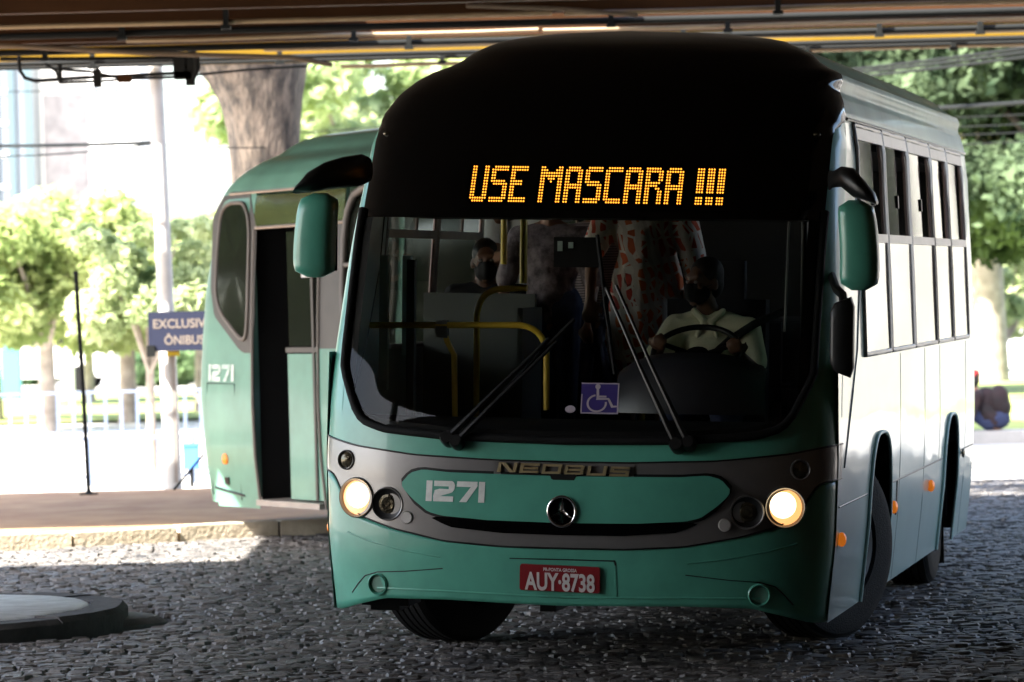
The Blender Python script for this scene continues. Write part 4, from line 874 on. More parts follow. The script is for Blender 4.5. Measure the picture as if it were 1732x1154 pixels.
def remesh(o, vox=.011, it=3):
    m = o.modifiers.new('skin', 'REMESH'); m.mode = 'VOXEL'; m.voxel_size = vox; m.use_smooth_shade = True
    s = o.modifiers.new('soft', 'SMOOTH'); s.iterations = it; s.factor = .5; return o
def person(label, F, J, cols, pose_group=None, hair='short', mask=False, facing=(0,-1,0), sc=1.0, vox=.011, dressed='shirt', hands=((0,0,-1),(0,0,-1)), curl=.7):
    base = F @ Vector(J['base']); root = thing('person', tuple(base), label, 'person', pose_group); inv = Matrix.Translation(-base)
    G = inv @ F
    def add(name, mb, m, vx=vox, it=3, parent=root): mb.v = [tuple(G @ Vector(p)) for p in mb.v]; o = obj(name, mb, M[m], parent, smooth=180); return remesh(o, vx, it)
    b = MB(); h = Vector(J['head']); n = Vector(J['neck']); pel = Vector(J['pelvis']); ch = Vector(J['chest'])
    Mx, P = face(b, h, facing, (0,0,1), sc)
    b.capsule(n-Vector((0,0,.03)), h-Vector((0,0,.05)), .056*sc, .052*sc); b.ball(ch, (.155*sc,.10*sc,.19*sc)); b.capsule(ch-Vector((0,0,.1)), pel, .125*sc, .135*sc)
    sl, sr = Vector(J['sl']), Vector(J['sr']); b.capsule(sl, sr, .058*sc, .058*sc); b.capsule(n, sl, .05*sc, .05*sc); b.capsule(n, sr, .05*sc, .05*sc)
    for s_, e_, w_, hd, sd_ in (('sl','el','wl',hands[0],1), ('sr','er','wr',hands[1],-1)):
        a, e, w = Vector(J[s_]), Vector(J[e_]), Vector(J[w_]); b.capsule(a, e, .052*sc, .040*sc); b.capsule(e, w, .040*sc, .026*sc); hand(b, w, hd, sd_, curl, sc)
    for s_, (k_, a_) in (('l',('kl','al')), ('r',('kr','ar'))):
        kk, aa = Vector(J[k_]), Vector(J[a_]); hp = pel+Vector((.085*sc*(1 if kk.x > pel.x else -1), 0, -.02)); b.capsule(hp, kk, .088*sc, .056*sc); b.capsule(kk, aa, .055*sc, .036*sc); b.capsule(aa, aa+Vector((0,-.12,-.035))*sc, .036*sc, .028*sc)
    add('body', b, cols['skin'])
    t = MB(); t.ball(ch, (.175*sc,.125*sc,.20*sc)); t.capsule(ch-Vector((0,0,.08)), pel+Vector((0,0,.02)), .145*sc, .150*sc); t.capsule(sl, sr, .072*sc, .072*sc); t.capsule(n-Vector((0,0,.02)), sl, .062*sc, .06*sc); t.capsule(n-Vector((0,0,.02)), sr, .062*sc, .06*sc)
    for s_, e_ in (('sl','el'), ('sr','er')):
        a, e = Vector(J[s_]), Vector(J[e_]); fr = cols.get('sleeve', .75); t.capsule(a, a+(e-a)*min(fr, 1), .072*sc, .066*sc)
        if fr > 1: w = Vector(J['w'+s_[1]]); t.capsule(e, e+(w-e)*(fr-1), .062*sc, .046*sc)
    if dressed == 'dress':
        t.capsule(pel+Vector((0,0,.05)), pel-Vector((0,0,.30)), .175*sc, .21*sc)
    add(dressed, t, cols['top'])
    if dressed != 'dress':
        q = MB()
        for k_, a_ in (('kl','al'), ('kr','ar')):
            kk, aa = Vector(J[k_]), Vector(J[a_]); hp = pel+Vector((.085*sc*(1 if kk.x > pel.x else -1), 0, -.02)); q.capsule(hp, kk, .102*sc, .072*sc); q.capsule(kk, aa, .070*sc, .056*sc)
        q.capsule(pel-Vector((.05,0,0)), pel+Vector((.05,0,.03)), .142*sc, .142*sc); add('trousers', q, cols['legs'])
    hh = MB()
    def HP(x, y, z): return P(x, y, z)
    hh.ball(HP(0,-.022,.045), (.084*sc,.096*sc,.094*sc), M=Mx); hh.ball(HP(0,-.045,-.01), (.078*sc,.07*sc,.085*sc), M=Mx)
    if hair == 'long': hh.capsule(HP(0,-.06,0), HP(0,-.08,-.22), .08*sc, .06*sc)
    if hair == 'bun': hh.ball(HP(0,-.11,.06), .045*sc)
    add('hair', hh, cols.get('hair', 'hair'), .012, 2)
    if hair == 'cap': 
        cp = MB(); cp.ball(HP(0,-.01,.06), (.09*sc,.105*sc,.08*sc), M=Mx); cp.ball(HP(0,.12,.06), (.07*sc,.07*sc,.012*sc), M=Mx); add('cap', cp, 'redcap', .01, 2)
    if mask:
        mk = MB(); mk.ball(HP(0,.040,-.048), (.066*sc,.074*sc,.066*sc), M=Mx); mk.capsule(HP(0,.1,-.02), HP(0,.1,-.06), .026*sc, .026*sc, 8); add('face_mask', mk, 'blackcloth', .009, 2)
        for q in (-1, 1):
            e = MB(); e.tube([HP(q*.062,.05,-.02), HP(q*.078,.0,-.005)], .0025, 6); e.v = [tuple(G @ Vector(p)) for p in e.v]; obj('mask_strap', e, M['blackcloth'], root)
    for q in (-1, 1):
        e = MB(); e.ball(HP(q*.031,.083,.008), (.013*sc,.008*sc,.009*sc), M=Mx); e.v = [tuple(G @ Vector(p)) for p in e.v]; obj('eye', e, M['eye'], root, smooth=180)
    return root, add, P
M['eye'] = mat('eye', (.30,.27,.25), .2)
# driver: shoulders and hands on the wheel, looking to the image left
dr, dadd, dP = person('bus driver in a pale yellow polo shirt and black face mask behind the steering wheel', Rwb, dict(base=(.48,1.40,1.2), head=(.445,1.42,1.945), neck=(.475,1.46,1.79), chest=(.485,1.46,1.55), pelvis=(.48,1.45,1.30), sl=(.30,1.44,1.715), sr=(.675,1.44,1.705), el=(.19,1.25,1.50), er=(.755,1.28,1.48), wl=(.285,1.03,1.60), wr=(.70,1.03,1.585), kl=(.36,1.02,1.28), kr=(.62,1.02,1.28), al=(.36,.95,.98), ar=(.62,.95,.98)),
  dict(skin='skin_dark', top='polo', legs='navycloth', sleeve=.72), facing=(-.62,-.75,-.05), mask=True, hands=((.1,-.9,.3),(-.1,-.9,.3)), curl=1.0)
mb = MB(); mb.tube([(.84,1.55,1.80),(.72,1.345,1.735),(.60,1.325,1.655),(.50,1.325,1.56),(.44,1.33,1.45)], .021, 6); inv = Matrix.Translation(-(Rwb @ Vector((.48,1.40,1.2))))
mb.v = [tuple(inv @ Rwb @ Vector(p)) for p in mb.v]; obj('seat_belt', mb, M['blackcloth'], dr, smooth=60)
mb = MB()
for q in (-1, 1): mb.capsule((.475+q*.018,1.385,1.745),(.475+q*.075,1.40,1.80),.022,.018,8); mb.capsule((.475+q*.018,1.375,1.74),(.475+q*.05,1.36,1.675),.02,.014,8)
dadd('collar', mb, 'polo', .008, 1)
def stand(label, x, y, top, skin='skin_mid', facing=(0,-1,0), arms=None, hair='short', dressed='shirt', legs='navycloth', sleeve=.75, z0=.93, H=1.68, hands=((0,0,-1),(0,0,-1)), sc=None, w=.19):
    sc = sc or H/1.72; k = H/1.72
    J = dict(base=(x,y,z0), head=(x,y,z0+1.56*k), neck=(x,y+.02,z0+1.43*k), chest=(x,y+.02,z0+1.20*k), pelvis=(x,y+.03,z0+.92*k), sl=(x-w*k,y,z0+1.36*k), sr=(x+w*k,y,z0+1.36*k), el=(x-.27*k,y-.02,z0+1.08*k), er=(x+.27*k,y-.02,z0+1.08*k), wl=(x-.26*k,y-.14,z0+.86*k), wr=(x+.26*k,y-.14,z0+.86*k), kl=(x-.1,y,z0+.5*k), kr=(x+.1,y,z0+.5*k), al=(x-.1,y,z0+.09), ar=(x+.1,y,z0+.09))
    if arms: J.update(arms)
    return person(label, Rwb, J, dict(skin=skin, top=top, legs=legs, sleeve=sleeve), 'passengers standing inside the bus', hair=hair, facing=facing, dressed=dressed, hands=hands, vox=.013, sc=sc)
stand('passenger in a loose orange and white printed dress standing beside the driver', .03, 2.05, 'dress', dressed='dress', hair='long', facing=(.2,1,0), sleeve=.9, H=1.86, sc=1.10, w=.16, arms=dict(er=(.32,2.0,1.95), wr=(.20,2.1,1.80)), hands=((0,0,-1),(-.3,0,-1)))
stand('passenger in a grey striped knit top left of the orange printed dress', -.37, 2.75, 'stripes', H=1.60, facing=(.8,-.5,0), sleeve=1.6)
stand('passenger in a dark flower printed blouse beside the yellow pole', -.62+.06, 2.35, 'floral', H=1.58, facing=(-.2,1,0), hair='bun', sleeve=.9)
stand('passenger in a white shirt with one raised arm holding the black ceiling rail', -.78, 2.9, 'whiteshirt', H=1.78, facing=(.9,-.3,0), sleeve=.6, z0=.93, arms=dict(er=(-.60,2.4,2.36), wr=(-.78,2.02,2.27), el=(-.95,2.7,2.05), wl=(-.75,2.5,2.12)), hands=((.6,-.6,.1),(0,-.5,.2)))
def seated(label, x, y, top, z=1.36, skin='skin_dark', hair='short', mask=True, facing=(.2,-1,0)):
    return person(label, Rwb, dict(base=(x,y,z-.1), head=(x,y,z+.62), neck=(x,y+.03,z+.49), chest=(x,y+.04,z+.27), pelvis=(x,y+.06,z+.08), sl=(x-.18,y+.03,z+.43), sr=(x+.18,y+.03,z+.43), el=(x-.24,y-.03,z+.18), er=(x+.24,y-.03,z+.18), wl=(x-.12,y-.22,z+.14), wr=(x+.12,y-.22,z+.14), kl=(x-.1,y-.36,z+.06), kr=(x+.1,y-.36,z+.06), al=(x-.1,y-.36,z-.36), ar=(x+.1,y-.36,z-.36)), dict(skin=skin, top=top, legs='navycloth', sleeve=1.7), 'passengers seated inside the bus', hair=hair, facing=facing, mask=mask, vox=.014, hands=((0,-1,0),(0,-1,0)))
seated('passenger in black sitting behind the grey partition at the door side', -1.0, 2.72, 'blackcloth', 1.42)
seated('passenger in a dark blouse sitting beside the partition, nearer the aisle', -.62, 3.35, 'blackcloth', 1.42, 'skin_mid', 'long')
# ------------------------------------------------------------------ elevated deck over the road
DZ = 4.25
deck = thing('station_canopy', (1, 10, 0), 'wide flat steel deck overhead with brown and ochre beams, pipes and hangers', 'canopy')
def dk(name, mb, m, smooth=None, **k): mb.v = [(x-1, y-10, z) for x, y, z in mb.v]; return obj(name, mb, M[m], deck, smooth, **k)
for (x0, x1, y0, y1) in ((-8.5,6.5,-16,24.0),(-8.5,6.5,24.01,25.7),(-5.1,6.5,25.71,31.2),(-8.5,-5.11,29.0,31.2),(-8.5,.8,31.21,32.6),(-8.5,-1.5,32.61,35.3),(-8.5,6.5,37.15,37.35),(.81,6.5,31.25,31.72),(.81,6.5,33.2,33.78),(-1.49,6.5,34.85,35.3)):  # gaps shaped to let sun through; narrow right-hand strips added to shade pipes
    mb = MB(); mb.box((x0,y0,DZ+.25),(x1,y1,DZ+.5)); dk('deck_slab', mb, 'deck')
for (y, zb, h, m) in ((30.9,DZ+.02,.26,'beam'),(31.9,DZ-.005,.24,'beam'),(32.9,DZ-.0,.22,'beam'),(33.9,DZ-.01,.26,'beam'),(34.5,DZ,.24,'beam'),(35.5,DZ-.0,.26,'ybeam'),(36.5,DZ+.01,.25,'ybeam'),(37.35,DZ-.01,.34,'ybeam')):
    mb = MB(); mb.box((-8.5,y,zb),(6.5,y+.012,zb+h)); mb.box((-8.5,y+.012,zb),(6.5,y+.13,zb+.012)); mb.box((-8.5,y+.012,zb+h-.012),(6.5,y+.13,zb+h)); dk('deck_beam', mb, m)
for (y, z, r, m, xa, xb) in ((31.62,DZ-.035,.020,'paint',-8,.4),(31.60,DZ-.04,.020,'paint',.5,6.5),(33.6,DZ-.03,.018,'paint',-3.3,.3),(33.6,DZ-.035,.018,'paint',.34,6.5),(35.2,DZ-.03,.019,'paint',-2.2,6.5),(34.4,DZ-.055,.028,'steelblk',-8,6.5),(32.3,DZ-.06,.03,'steelblk',-8,6.5),(36.0,DZ-.05,.022,'steelblk',-8,6.5),(36.9,DZ-.03,.016,'steelblk',-8,6.5),(37.6,DZ-.05,.020,'paint',-1.6,.2),(37.5,DZ-.02,.016,'paint',2.6,6.5)):
    mb = MB(); mb.tube([(xa+(xb-xa)*k/6, y, z-.004*math.sin(k*1.7)) for k in range(7)], r, 8); dk('conduit_pipe', mb, m, 60)
for (x, y, z, h) in [(-2.28,31.55,DZ-.1,.28),(-1.31,33.5,DZ-.09,.24),(-.85,34.3,DZ-.12,.22),(-4.1,34.3,DZ-.14,.24),(-3.85,35.9,DZ-.12,.2),(-2.1,35.9,DZ-.12,.2),(-.6,36.8,DZ-.1,.25),(.25,36.8,DZ-.1,.3),(1.95,33.5,DZ-.1,.25),(2.25,31.5,DZ-.1,.26),(3.35,34.3,DZ-.12,.26),(4.25,34.3,DZ-.12,.28),(4.3,36.8,DZ-.1,.25),(2.9,36.8,DZ-.1,.25),(1.6,34.3,DZ-.1,.25),(-3.2,32.2,DZ-.12,.2),(.9,32.2,DZ-.12,.22)]:
    mb = MB(); mb.box((x-.022,y-.01,z),(x+.022,y+.05,z+h)); mb.box((x-.04,y-.03,z),(x+.04,y+.07,z+.03)); dk('pipe_hanger', mb, 'steelblk')
for P, r, m in (([(-4.65,33.6,DZ-.02),(-3.2,33.9,DZ-.12),(-1.9,34.4,DZ-.16),(-1.55,34.5,DZ-.23)], .022, 'pipebrown'), ([(-.3,31.3,DZ+.02),(.5,31.4,DZ-.02),(1.1,31.5,DZ-.08)], .018, 'pipebrown')):
    mb = MB(); mb.tube(P, r, 8); dk('diagonal_strut', mb, m, 60)
# black pipe loop with clamps hanging at the left
pz = lambda px, py, D: (((px-866)*math.cos(roll)-(577-py)*-math.sin(roll))*D/6500, D, 1.83)
def at(px, py, D):      # a point of the place at distance D, from the survey sketch
    a = (px-866)/6500; b = (577-py)/6500; v = fw + r2*a + u2*b; return tuple(Vector((0,0,1.83)) + v*(D/v.y))
def hang(name, pts, D, r, m='steelblk', par=None): mb = MB(); mb.tube([at(x, y, D) for x, y in pts], r, 8); return dk(name, mb, m, 60)
hang('hanging_pipe', [(32,90),(33,118),(42,132),(60,137),(150,131),(235,127),(315,123)], 35.4, .018)
hang('hanging_pipe', [(75,108),(95,120),(100,140),(175,137),(230,133),(318,130)], 35.3, .014)
hang('hanging_pipe', [(95,117),(150,121),(205,132),(215,135)], 35.25, .014); hang('hanging_pipe', [(0,100),(120,100),(315,98)], 35.6, .020); hang('hanging_pipe', [(330,127),(420,118),(520,112)], 35.8, .012)
hang('hanging_pipe', [(165,115),(166,148)], 35.2, .018); hang('hanging_pipe', [(101,108),(102,138)], 35.2, .020)
for x, y, w, h in ((305,92,22,40),(322,97,14,48),(211,128,22,12),(310,121,28,14),(165,118,12,30)):
    a = at(x-w/2, y+h, 35.15); b = at(x+w/2, y, 35.15); mb = MB(); mb.box((a[0],35.1,a[2]),(b[0],35.2,b[2])); dk('pipe_clamp', mb, 'steelblk' if x != 211 else 'beam')
mb = MB(); mb.tube([at(x, y, 35.1) for x, y in ((316,80),(332,95),(334,115),(325,144))], [.03,.03,.03,.008], 8); dk('pipe_clamp', mb, 'steelblk', 60)
for x, y in ((-8.3,2),(-8.3,14),(-8.3,26),(-8.3,37),(6.3,37),(6.3,28)):
    mb = MB(); mb.box((x-.2,y-.2,-.03),(x+.2,y+.2,DZ+.25)); dk('deck_column', mb, 'polec')
blocker = thing('light_blocking_walls', (7, 0, 0), 'added dark walls outside the view that keep light off the bus front', 'building')  # unseen walls added to block light from the front of the bus
mb = MB(); mb.box((-3.4,-16,-.03),(3.9,20.0,DZ+.24)); obj('wall', mb, M['deck'], blocker, smooth=None)
mb = MB(); mb.box((-23,-15.8,-.03),(-14.6,10.0,DZ+.24)); obj('wall', mb, M['deck'], blocker, smooth=None)
mb = MB(); mb.box((-20.4,-16.3,-.03),(-3.41,-15.9,DZ+.24)); obj('wall', mb, M['deck'], blocker, smooth=None)

rw = thing('reflection_building', (12, 30, -.03), 'added unseen building right of the road, there to brighten reflections in the bus side', 'building')  # unseen building added to give the bus side something bright to reflect
mb = MB(); mb.box((0,0,0),(9,27,6)); obj('wall', mb, mat('reflection_wall_grey', (.23,.222,.215), .8, var=.25, vscale=.35), rw, smooth=None)
for k in range(6): mb = MB(); mb.box((-.06,2+k*4.2,2.9),(-.01,4+k*4.2,4.4)); obj('window', mb, M['mirror'], rw, smooth=None)
# ------------------------------------------------------------------ things on and beyond the sidewalk
pole = thing('utility_pole', (-3.36,37.7,-.03), 'tall pale concrete pole rising behind the navy sign', 'pole')
mb = MB(); mb.tube([(0,0,0),(-.03,0,2.2),(-.09,.02,5.5),(-.14,.04,9)], [.088,.080,.068,.055], 18); obj('pole_shaft', mb, M['polec'], pole)
mb = MB(); mb.box((.02,-.085,.2),(.06,-.07,1.7)); obj('cable_duct', mb, M['rail'], pole)
sg = thing('road_sign', (-3.2,37.5,0), 'navy blue sign lettered EXCLUSIVO ÔNIBUS on the pale pole', 'sign')
c0 = at(312, 560, 37.5); W_, H_ = .70, .385; mb = MB(); mb.box((c0[0]-W_/2+3.2,-.03,c0[2]-H_/2),(c0[0]+W_/2+3.2,.0,c0[2]+H_/2)); obj('sign_board', mb, M['blue'], sg, smooth=None)
for body_, zz, wd in (('EXCLUSIVO', .075, .60), ('ÔNIBUS', -.075, .39)):
    V, Fc, w = text_mesh(body_, .14, 0, bold=.002); k = wd/w; mb = MB(); mb.add([(c0[0]+3.2+x*k, -.034, c0[2]+zz+y_*.88) for x, y_, z in V], Fc); obj('sign_text', mb, M['signtext'], sg, smooth=None)
mb = MB(); mb.box((c0[0]+3.2-W_/2-.02,-.05,c0[2]-H_/2-.05),(c0[0]+3.2-W_/2+.06,.03,c0[2]-H_/2+.06)); obj('sign_bracket', mb, M['steelblk'], sg); mb = MB(); mb.box((c0[0]+3.2-.25,.0,c0[2]-.02),(c0[0]+3.2-.1,.15,c0[2]+.02)); obj('sign_bracket', mb, M['steelblk'], sg)
q = at(293, 597, 37.6); mb = MB(); mb.box((-.06,0,-.03),(.06,.02,.04)); obj('small_yellow_plate', mb, mat('yellow_plate', (.75,.55,.03), .5), None, loc=q, label='small yellow plate on the pole just under the navy sign', cat='plate', smooth=None)
post = thing('steel_post', (-4.08,36.7,.12), 'thin black steel post standing at the edge of the brown sidewalk', 'post')
mb = MB(); mb.tube([(0,0,0),(-.03,0,1.1),(-.067,0,2.10)], .021, 10); mb.tube([(-.067,0,2.10),(-.067,0,2.14)], [.028,.020], 10); obj('post_shaft', mb, M['steelblk'], post)
mb = MB(); mb.lathe([(.09,0),(.09,.012),(.03,.02),(.02,.05)], (0,0,0), (0,0,1), 14); obj('post_foot', mb, M['steelblk'], post)
mb = MB(); mb.tube([(0,0,0),(.17,0,.19),(.32,0,.36)], .012, 8); o = obj('support_rod', mb, M['steelblk'], None, loc=(-3.33,37.2,.10), label='thin dark rod leaning from the pole foot towards the bus', cat='rod')
mb = MB(); mb.box((-.08,-.08,0),(.08,.08,.24)); mb.box((-.09,-.09,.24),(.09,.09,.27)); o = obj('waste_bin', mb, mat('blue_bin', (.06,.20,.50), .5), None, smooth=None, loc=(at(324,784,41)[0],41,-.03+.2), label='small bright blue bin beyond the pole', cat='bin')
mb = MB(); mb.box((-.02,-.02,-.2),(.02,.02,0)); obj('bin_stand', mb, M['steelblk'], o)
# railings
def railing(y, top, x0, x1, step, label, m, group='low painted railings beyond the sidewalk', z0=-.03, low=None):
    r = thing('railing', (x0, y, z0), label, 'railing', group); mb = MB(); mb.box((0,-.02,top-.04),(x1-x0,.02,top)); obj('top_rail', mb, M[m], r, smooth=None)
    mb = MB(); mb.box((0,-.015,.08),(x1-x0,.015,.11)); obj('bottom_rail', mb, M[m], r, smooth=None)
    me = None; n = int((x1-x0)/step)
    for k in range(n+1):
        if me is None: mb = MB(); mb.box((-.022,-.018,0),(.022,.018,top-.04)); me = mb.mesh('baluster', M['fence'])
        link('baluster', me, r, (k*step, 0, 0))
railing(42, .53, -7.5, 2, .19, 'nearer low blue and white railing on the bright pavement at left', 'fencew')
railing(58, .72, -10, 1, .24, 'farther low blue and white railing in front of the trees', 'fencew')
# trees
def leafcloud(name, clumps, n, size, m, parent=None, flat_=.55, **k):
    n = int(n); cc = np.array([c[:3] for c in clumps], float); rr = np.array([c[3] for c in clumps], float); w = rr**2; w /= w.sum(); idx = RNG.choice(len(clumps), n, p=w)
    v = RNG.normal(size=(n, 3)); v /= np.linalg.norm(v, axis=1)[:, None]; rad_ = RNG.uniform(.35, 1.0, n)**.6*RNG.uniform(.85, 1.12, n); P = cc[idx]+v*rad_[:, None]*rr[idx][:, None]*np.array([1,1,.72])
    a = RNG.normal(size=(n, 3)); a /= np.linalg.norm(a, axis=1)[:, None]; nn = v*.5+RNG.normal(size=(n, 3))*.5+np.array([0,0,.5]); b = np.cross(nn, a); b /= np.linalg.norm(b, axis=1)[:, None]; a = np.cross(b, nn); a /= np.linalg.norm(a, axis=1)[:, None]
    s = size*RNG.uniform(.6, 1.35, n)[:, None]; q = np.stack([P-a*s, P+b*s*flat_-a*s*.1, P+a*s, P-b*s*flat_-a*s*.1], 1).reshape(-1, 3)
    me = bpy.data.meshes.new(name); me.vertices.add(4*n); me.vertices.foreach_set('co', q.ravel().astype(np.float32)); me.loops.add(4*n); me.loops.foreach_set('vertex_index', np.arange(4*n, dtype=np.int32)); me.polygons.add(n)
    me.polygons.foreach_set('loop_start', np.arange(0, 4*n, 4, dtype=np.int32)); me.update(calc_edges=True); me.materials.append(m); return link(name, me, parent, **k)
LM = {'lime': leaf_mat('lime_leaves', (.24,.31,.11), (.56,.62,.28), .5), 'green': leaf_mat('green_leaves', (.05,.09,.045), (.16,.24,.11), .4), 'deep': leaf_mat('deep_green_leaves', (.022,.038,.022), (.13,.18,.10), .35), 'pale': leaf_mat('pale_leaves', (.30,.38,.18), (.60,.66,.38), .5)}
def tree(x, y, h, crown_z, R, spread, nc, nl, ls, mm, label, tr=.2, group=None, trunk_m='bark2', z0=-.03, lean=0, seed=0):
    rg = random.Random(seed); t = thing('tree', (x, y, z0), label, 'tree', group); mb = MB(); mb.tube([(0,0,0),(lean*.3,0,crown_z*.4),(lean*.7,.05,crown_z*.8),(lean,0,crown_z+.6)], [tr*1.25,tr,tr*.85,tr*.5], 12)
    cl = []
    for k in range(nc):
        a = rg.uniform(0, 2*math.pi); q = rg.uniform(.1, 1)**.6; zz = rg.uniform(0, 1); c = (lean+math.cos(a)*R*q, math.sin(a)*R*q, crown_z+spread*zz+.2, rg.uniform(.28, .5)*R*(1-.35*zz)); cl.append(c)
    for c in cl[:9]: mb.tube([(lean*.8,0,crown_z*.75), ((lean+c[0])/2, c[1]/2, (crown_z+c[2])/2-.1), c[:3]], [tr*.5,tr*.3,tr*.12], 7)
    obj('trunk', mb, M[trunk_m], t); leafcloud('crown', cl, nl, ls, LM[mm], t); return t
# mid-distance: big trunk behind the trailing section
bt = thing('large_tree', (at(450,500,41)[0], 41, -.03), 'thick brown tree trunk forking upwards behind the trailing half of the bus', 'tree')
x0 = bt.location.x; TP = [((452,420),112),((450,330),110),((449,270),114),((448,220),122),((444,170),140),((436,120),172),((424,80),205),((415,40),235)]
pts = []; rr = []
for (p, wpx) in TP: a = at(p[0], p[1], 41); pts.append((a[0]-x0, 0, a[2]+.03)); rr.append(wpx/2*41/6500)
pts = [(pts[0][0],0,0)]+pts; rr = [rr[0]*1.3]+rr; mb = MB(); mb.tube(pts, rr, 36); V = np.array(mb.v)
for i, p in enumerate(V): 
    c_ = np.array([np.interp(p[2], [q[2] for q in pts], [q[0] for q in pts]), 0]); dxy = p[:2]-c_; a = math.atan2(dxy[1], dxy[0]); V[i, :2] = c_+dxy*(1+.035*math.sin(5*a+p[2]*1.3)+.02*math.sin(11*a-p[2]*4))
mb.v = [tuple(p) for p in V]; obj('trunk', mb, M['bark'], bt, smooth=80)
mb = MB(); mb.tube([(pts[-2][0]-.1,0,pts[-2][2]),(-1.6,.2,5.6),(-3,.4,7.2)], [.42,.34,.22], 14); mb.tube([(pts[-2][0]+.15,0,pts[-2][2]),(.7,-.1,6),(1.6,.3,7.6)], [.4,.3,.2], 14); obj('limb', mb, M['bark'], bt, smooth=80)
leafcloud('crown', [(random.uniform(-5,5), random.uniform(-1.5,4.5), random.uniform(7.5,10), random.uniform(.9,1.8)) for _ in range(26)], 16000, .16, LM['green'], bt)
tree(at(78,600,62)[0], 62, 7, 1.75, 1.9, 1.7, 40, 24000, .09, 'lime', 'lime green street tree with a pale stout trunk at far left', .14, seed=3)
tree(at(215,600,66)[0], 66, 7, 1.55, 1.8, 1.6, 36, 20000, .09, 'lime', 'lime green bushy tree right of the stout trunked one', .15, seed=5)
tree(at(255,700,45)[0], 45, 4, 1.55, .85, 1.1, 30, 14000, .055, 'pale', 'young tree with a thin pale trunk left of the concrete pole', .055, seed=8)
tree(at(-10,600,68)[0], 68, 5, 1.7, 1.6, 1.5, 20, 14000, .1, 'green', 'green tree cut off by the left edge of the picture', .12, seed=40)
tree(at(150,600,80)[0], 80, 5, 1.6, 2.2, 1.8, 26, 16000, .12, 'pale', 'pale tree filling the gap between the two lime trees', .1, seed=41)
tree(at(340,600,70)[0], 70, 5, 2.0, 1.5, 1.3, 14, 9000, .12, 'lime', 'pale lime tree just left of the trailing bus roof', .12, seed=9)
tree(at(610,200,85)[0], 85, 9, 4.2, 2.9, 4.2, 26, 17000, .17, 'pale', 'pale tall tree showing above the trailing bus roof', .2, seed=12)
tree(at(760,200,92)[0], 92, 9, 4.2, 2.9, 4.0, 22, 12000, .17, 'lime', 'pale green tree partly hidden behind the bus windshield top', .2, seed=13)
tree(9.9, 62, 11, 3.2, 3.3, 5.6, 60, 70000, .11, 'deep', 'large dark green tree filling the view right of the bus', .3, trunk_m='bark', seed=21)
tree(6.8, 66, 10, 3.0, 2.9, 5.8, 50, 60000, .11, 'deep', 'dark green tree directly behind the rear end of the bus', .25, trunk_m='bark', seed=22)
tree(9.2, 74, 12, 4.5, 4.0, 6.5, 40, 30000, .2, 'green', 'mid green tall tree behind the darker ones at right', .3, seed=23)
tree(12.6, 90, 6, 1.2, 2.6, 2.0, 20, 13000, .16, 'pale', 'pale yellow green low tree over the sunny lawn at right', .15, seed=25)
tree(at(1700,600,80)[0], 80, 5, 1.0, 1.1, 1.5, 14, 7000, .12, 'pale', 'small pale sunlit shrub tree near the seated person', .07, seed=26)
for k, (px, D, h) in enumerate(((30,100,2.2),(110,104,2.6),(190,102,2.0),(250,98,1.8),(320,100,2.4))):
    b_ = at(px, 560, D); leafcloud('bush', [(random.uniform(-1.1,1.1), random.uniform(-.5,.5), random.uniform(.3,h*.7), random.uniform(.35,.7)) for _ in range(10)], 3500, .12, LM['green'], None, loc=(b_[0], D, -.03), label=['dark bush at the far left edge beyond the lawn','dark bush behind the stout trunk','low dark bush under the young tree','small dark bush left of the navy sign','dark bush half hidden by the trailing bus'][k], cat='bush', group='bushes beyond the far railing')
for k, (x_, y_) in enumerate(((-13.5,41),(-17,46),(-16,37.5))): tree(x_, y_, 8, 1.2, 2.6, 4.5, 24, 14000, .2, 'green', ['dense green tree left of the view, mirrored in the trailing section','broad green tree farther left, mirrored in the trailing section','dense green tree nearest the deck at the left'][k], .25, seed=30+k)
# buildings far away
M['bwhite'] = mat('white_render', (.70,.69,.66), .8, var=.05, vscale=.3); M['bpink'] = mat('mural_wall', (.36,.34,.35), .8, col2=(.20,.19,.20), vscale=.6); M['bteal'] = mat('teal_glazing', (.07,.105,.12), .3); M['bgrey'] = mat('pale_grey_render', (.14,.16,.18), .8)
def far_box(x0, x1, D, h, m, par, name='wall', dep=18): mb = MB(); mb.box((x0,0,0),(x1,dep,h)); return obj(name, mb, M[m], par, smooth=None)
D = 350; sx = lambda px: (px-866)/6500*D
tb = thing('apartment_building', (sx(95), D, -.03), 'pale tower with vertical teal glazed strips at the far left', 'building'); far_box(sx(-90)-sx(95), sx(66)-sx(95), D, 46, 'bgrey', tb)
for a, b in ((24,36),(52,66),(-10,6)): mb = MB(); mb.box((sx(a)-sx(95),-.3,0),(sx(b)-sx(95),-.05,46)); obj('glazed_strip', mb, M['bteal'], tb, smooth=None)
for k in range(16): mb = MB(); mb.box((sx(-90)-sx(95),-.12,2+k*2.9),(sx(23)-sx(95),-.02,2.35+k*2.9)); obj('floor_band', mb, M['bwhite'], tb, smooth=None)
mbld = thing('apartment_building', (sx(135), D+6, -.03), 'pale tower whose blank side wall is covered by a faded mural', 'building'); far_box(-4.0, 3.4, D, 60, 'bwhite', mbld)
mb = MB(); mb.box((-3.5,-.06,4),(3.2,-.01,22.4)); obj('faded_mural', mb, M['bpink'], mbld, smooth=None)
wb = thing('apartment_building', (sx(225), D-8, -.03), 'white apartment block with small square windows behind the pole', 'building'); far_box(-2.6, 1.9, D, 60, 'bwhite', wb)
me = None
for r in range(16):
    for cx_ in (-1.9,-.1,1.1):
        if me is None: mb = MB(); mb.box((-.3,-.1,-.55),(.3,.0,.55)); me = mb.mesh('window', M['bgrey'])
        link('window', me, wb, (cx_+(.1 if r % 2 else 0), 0, 3+r*3.1))
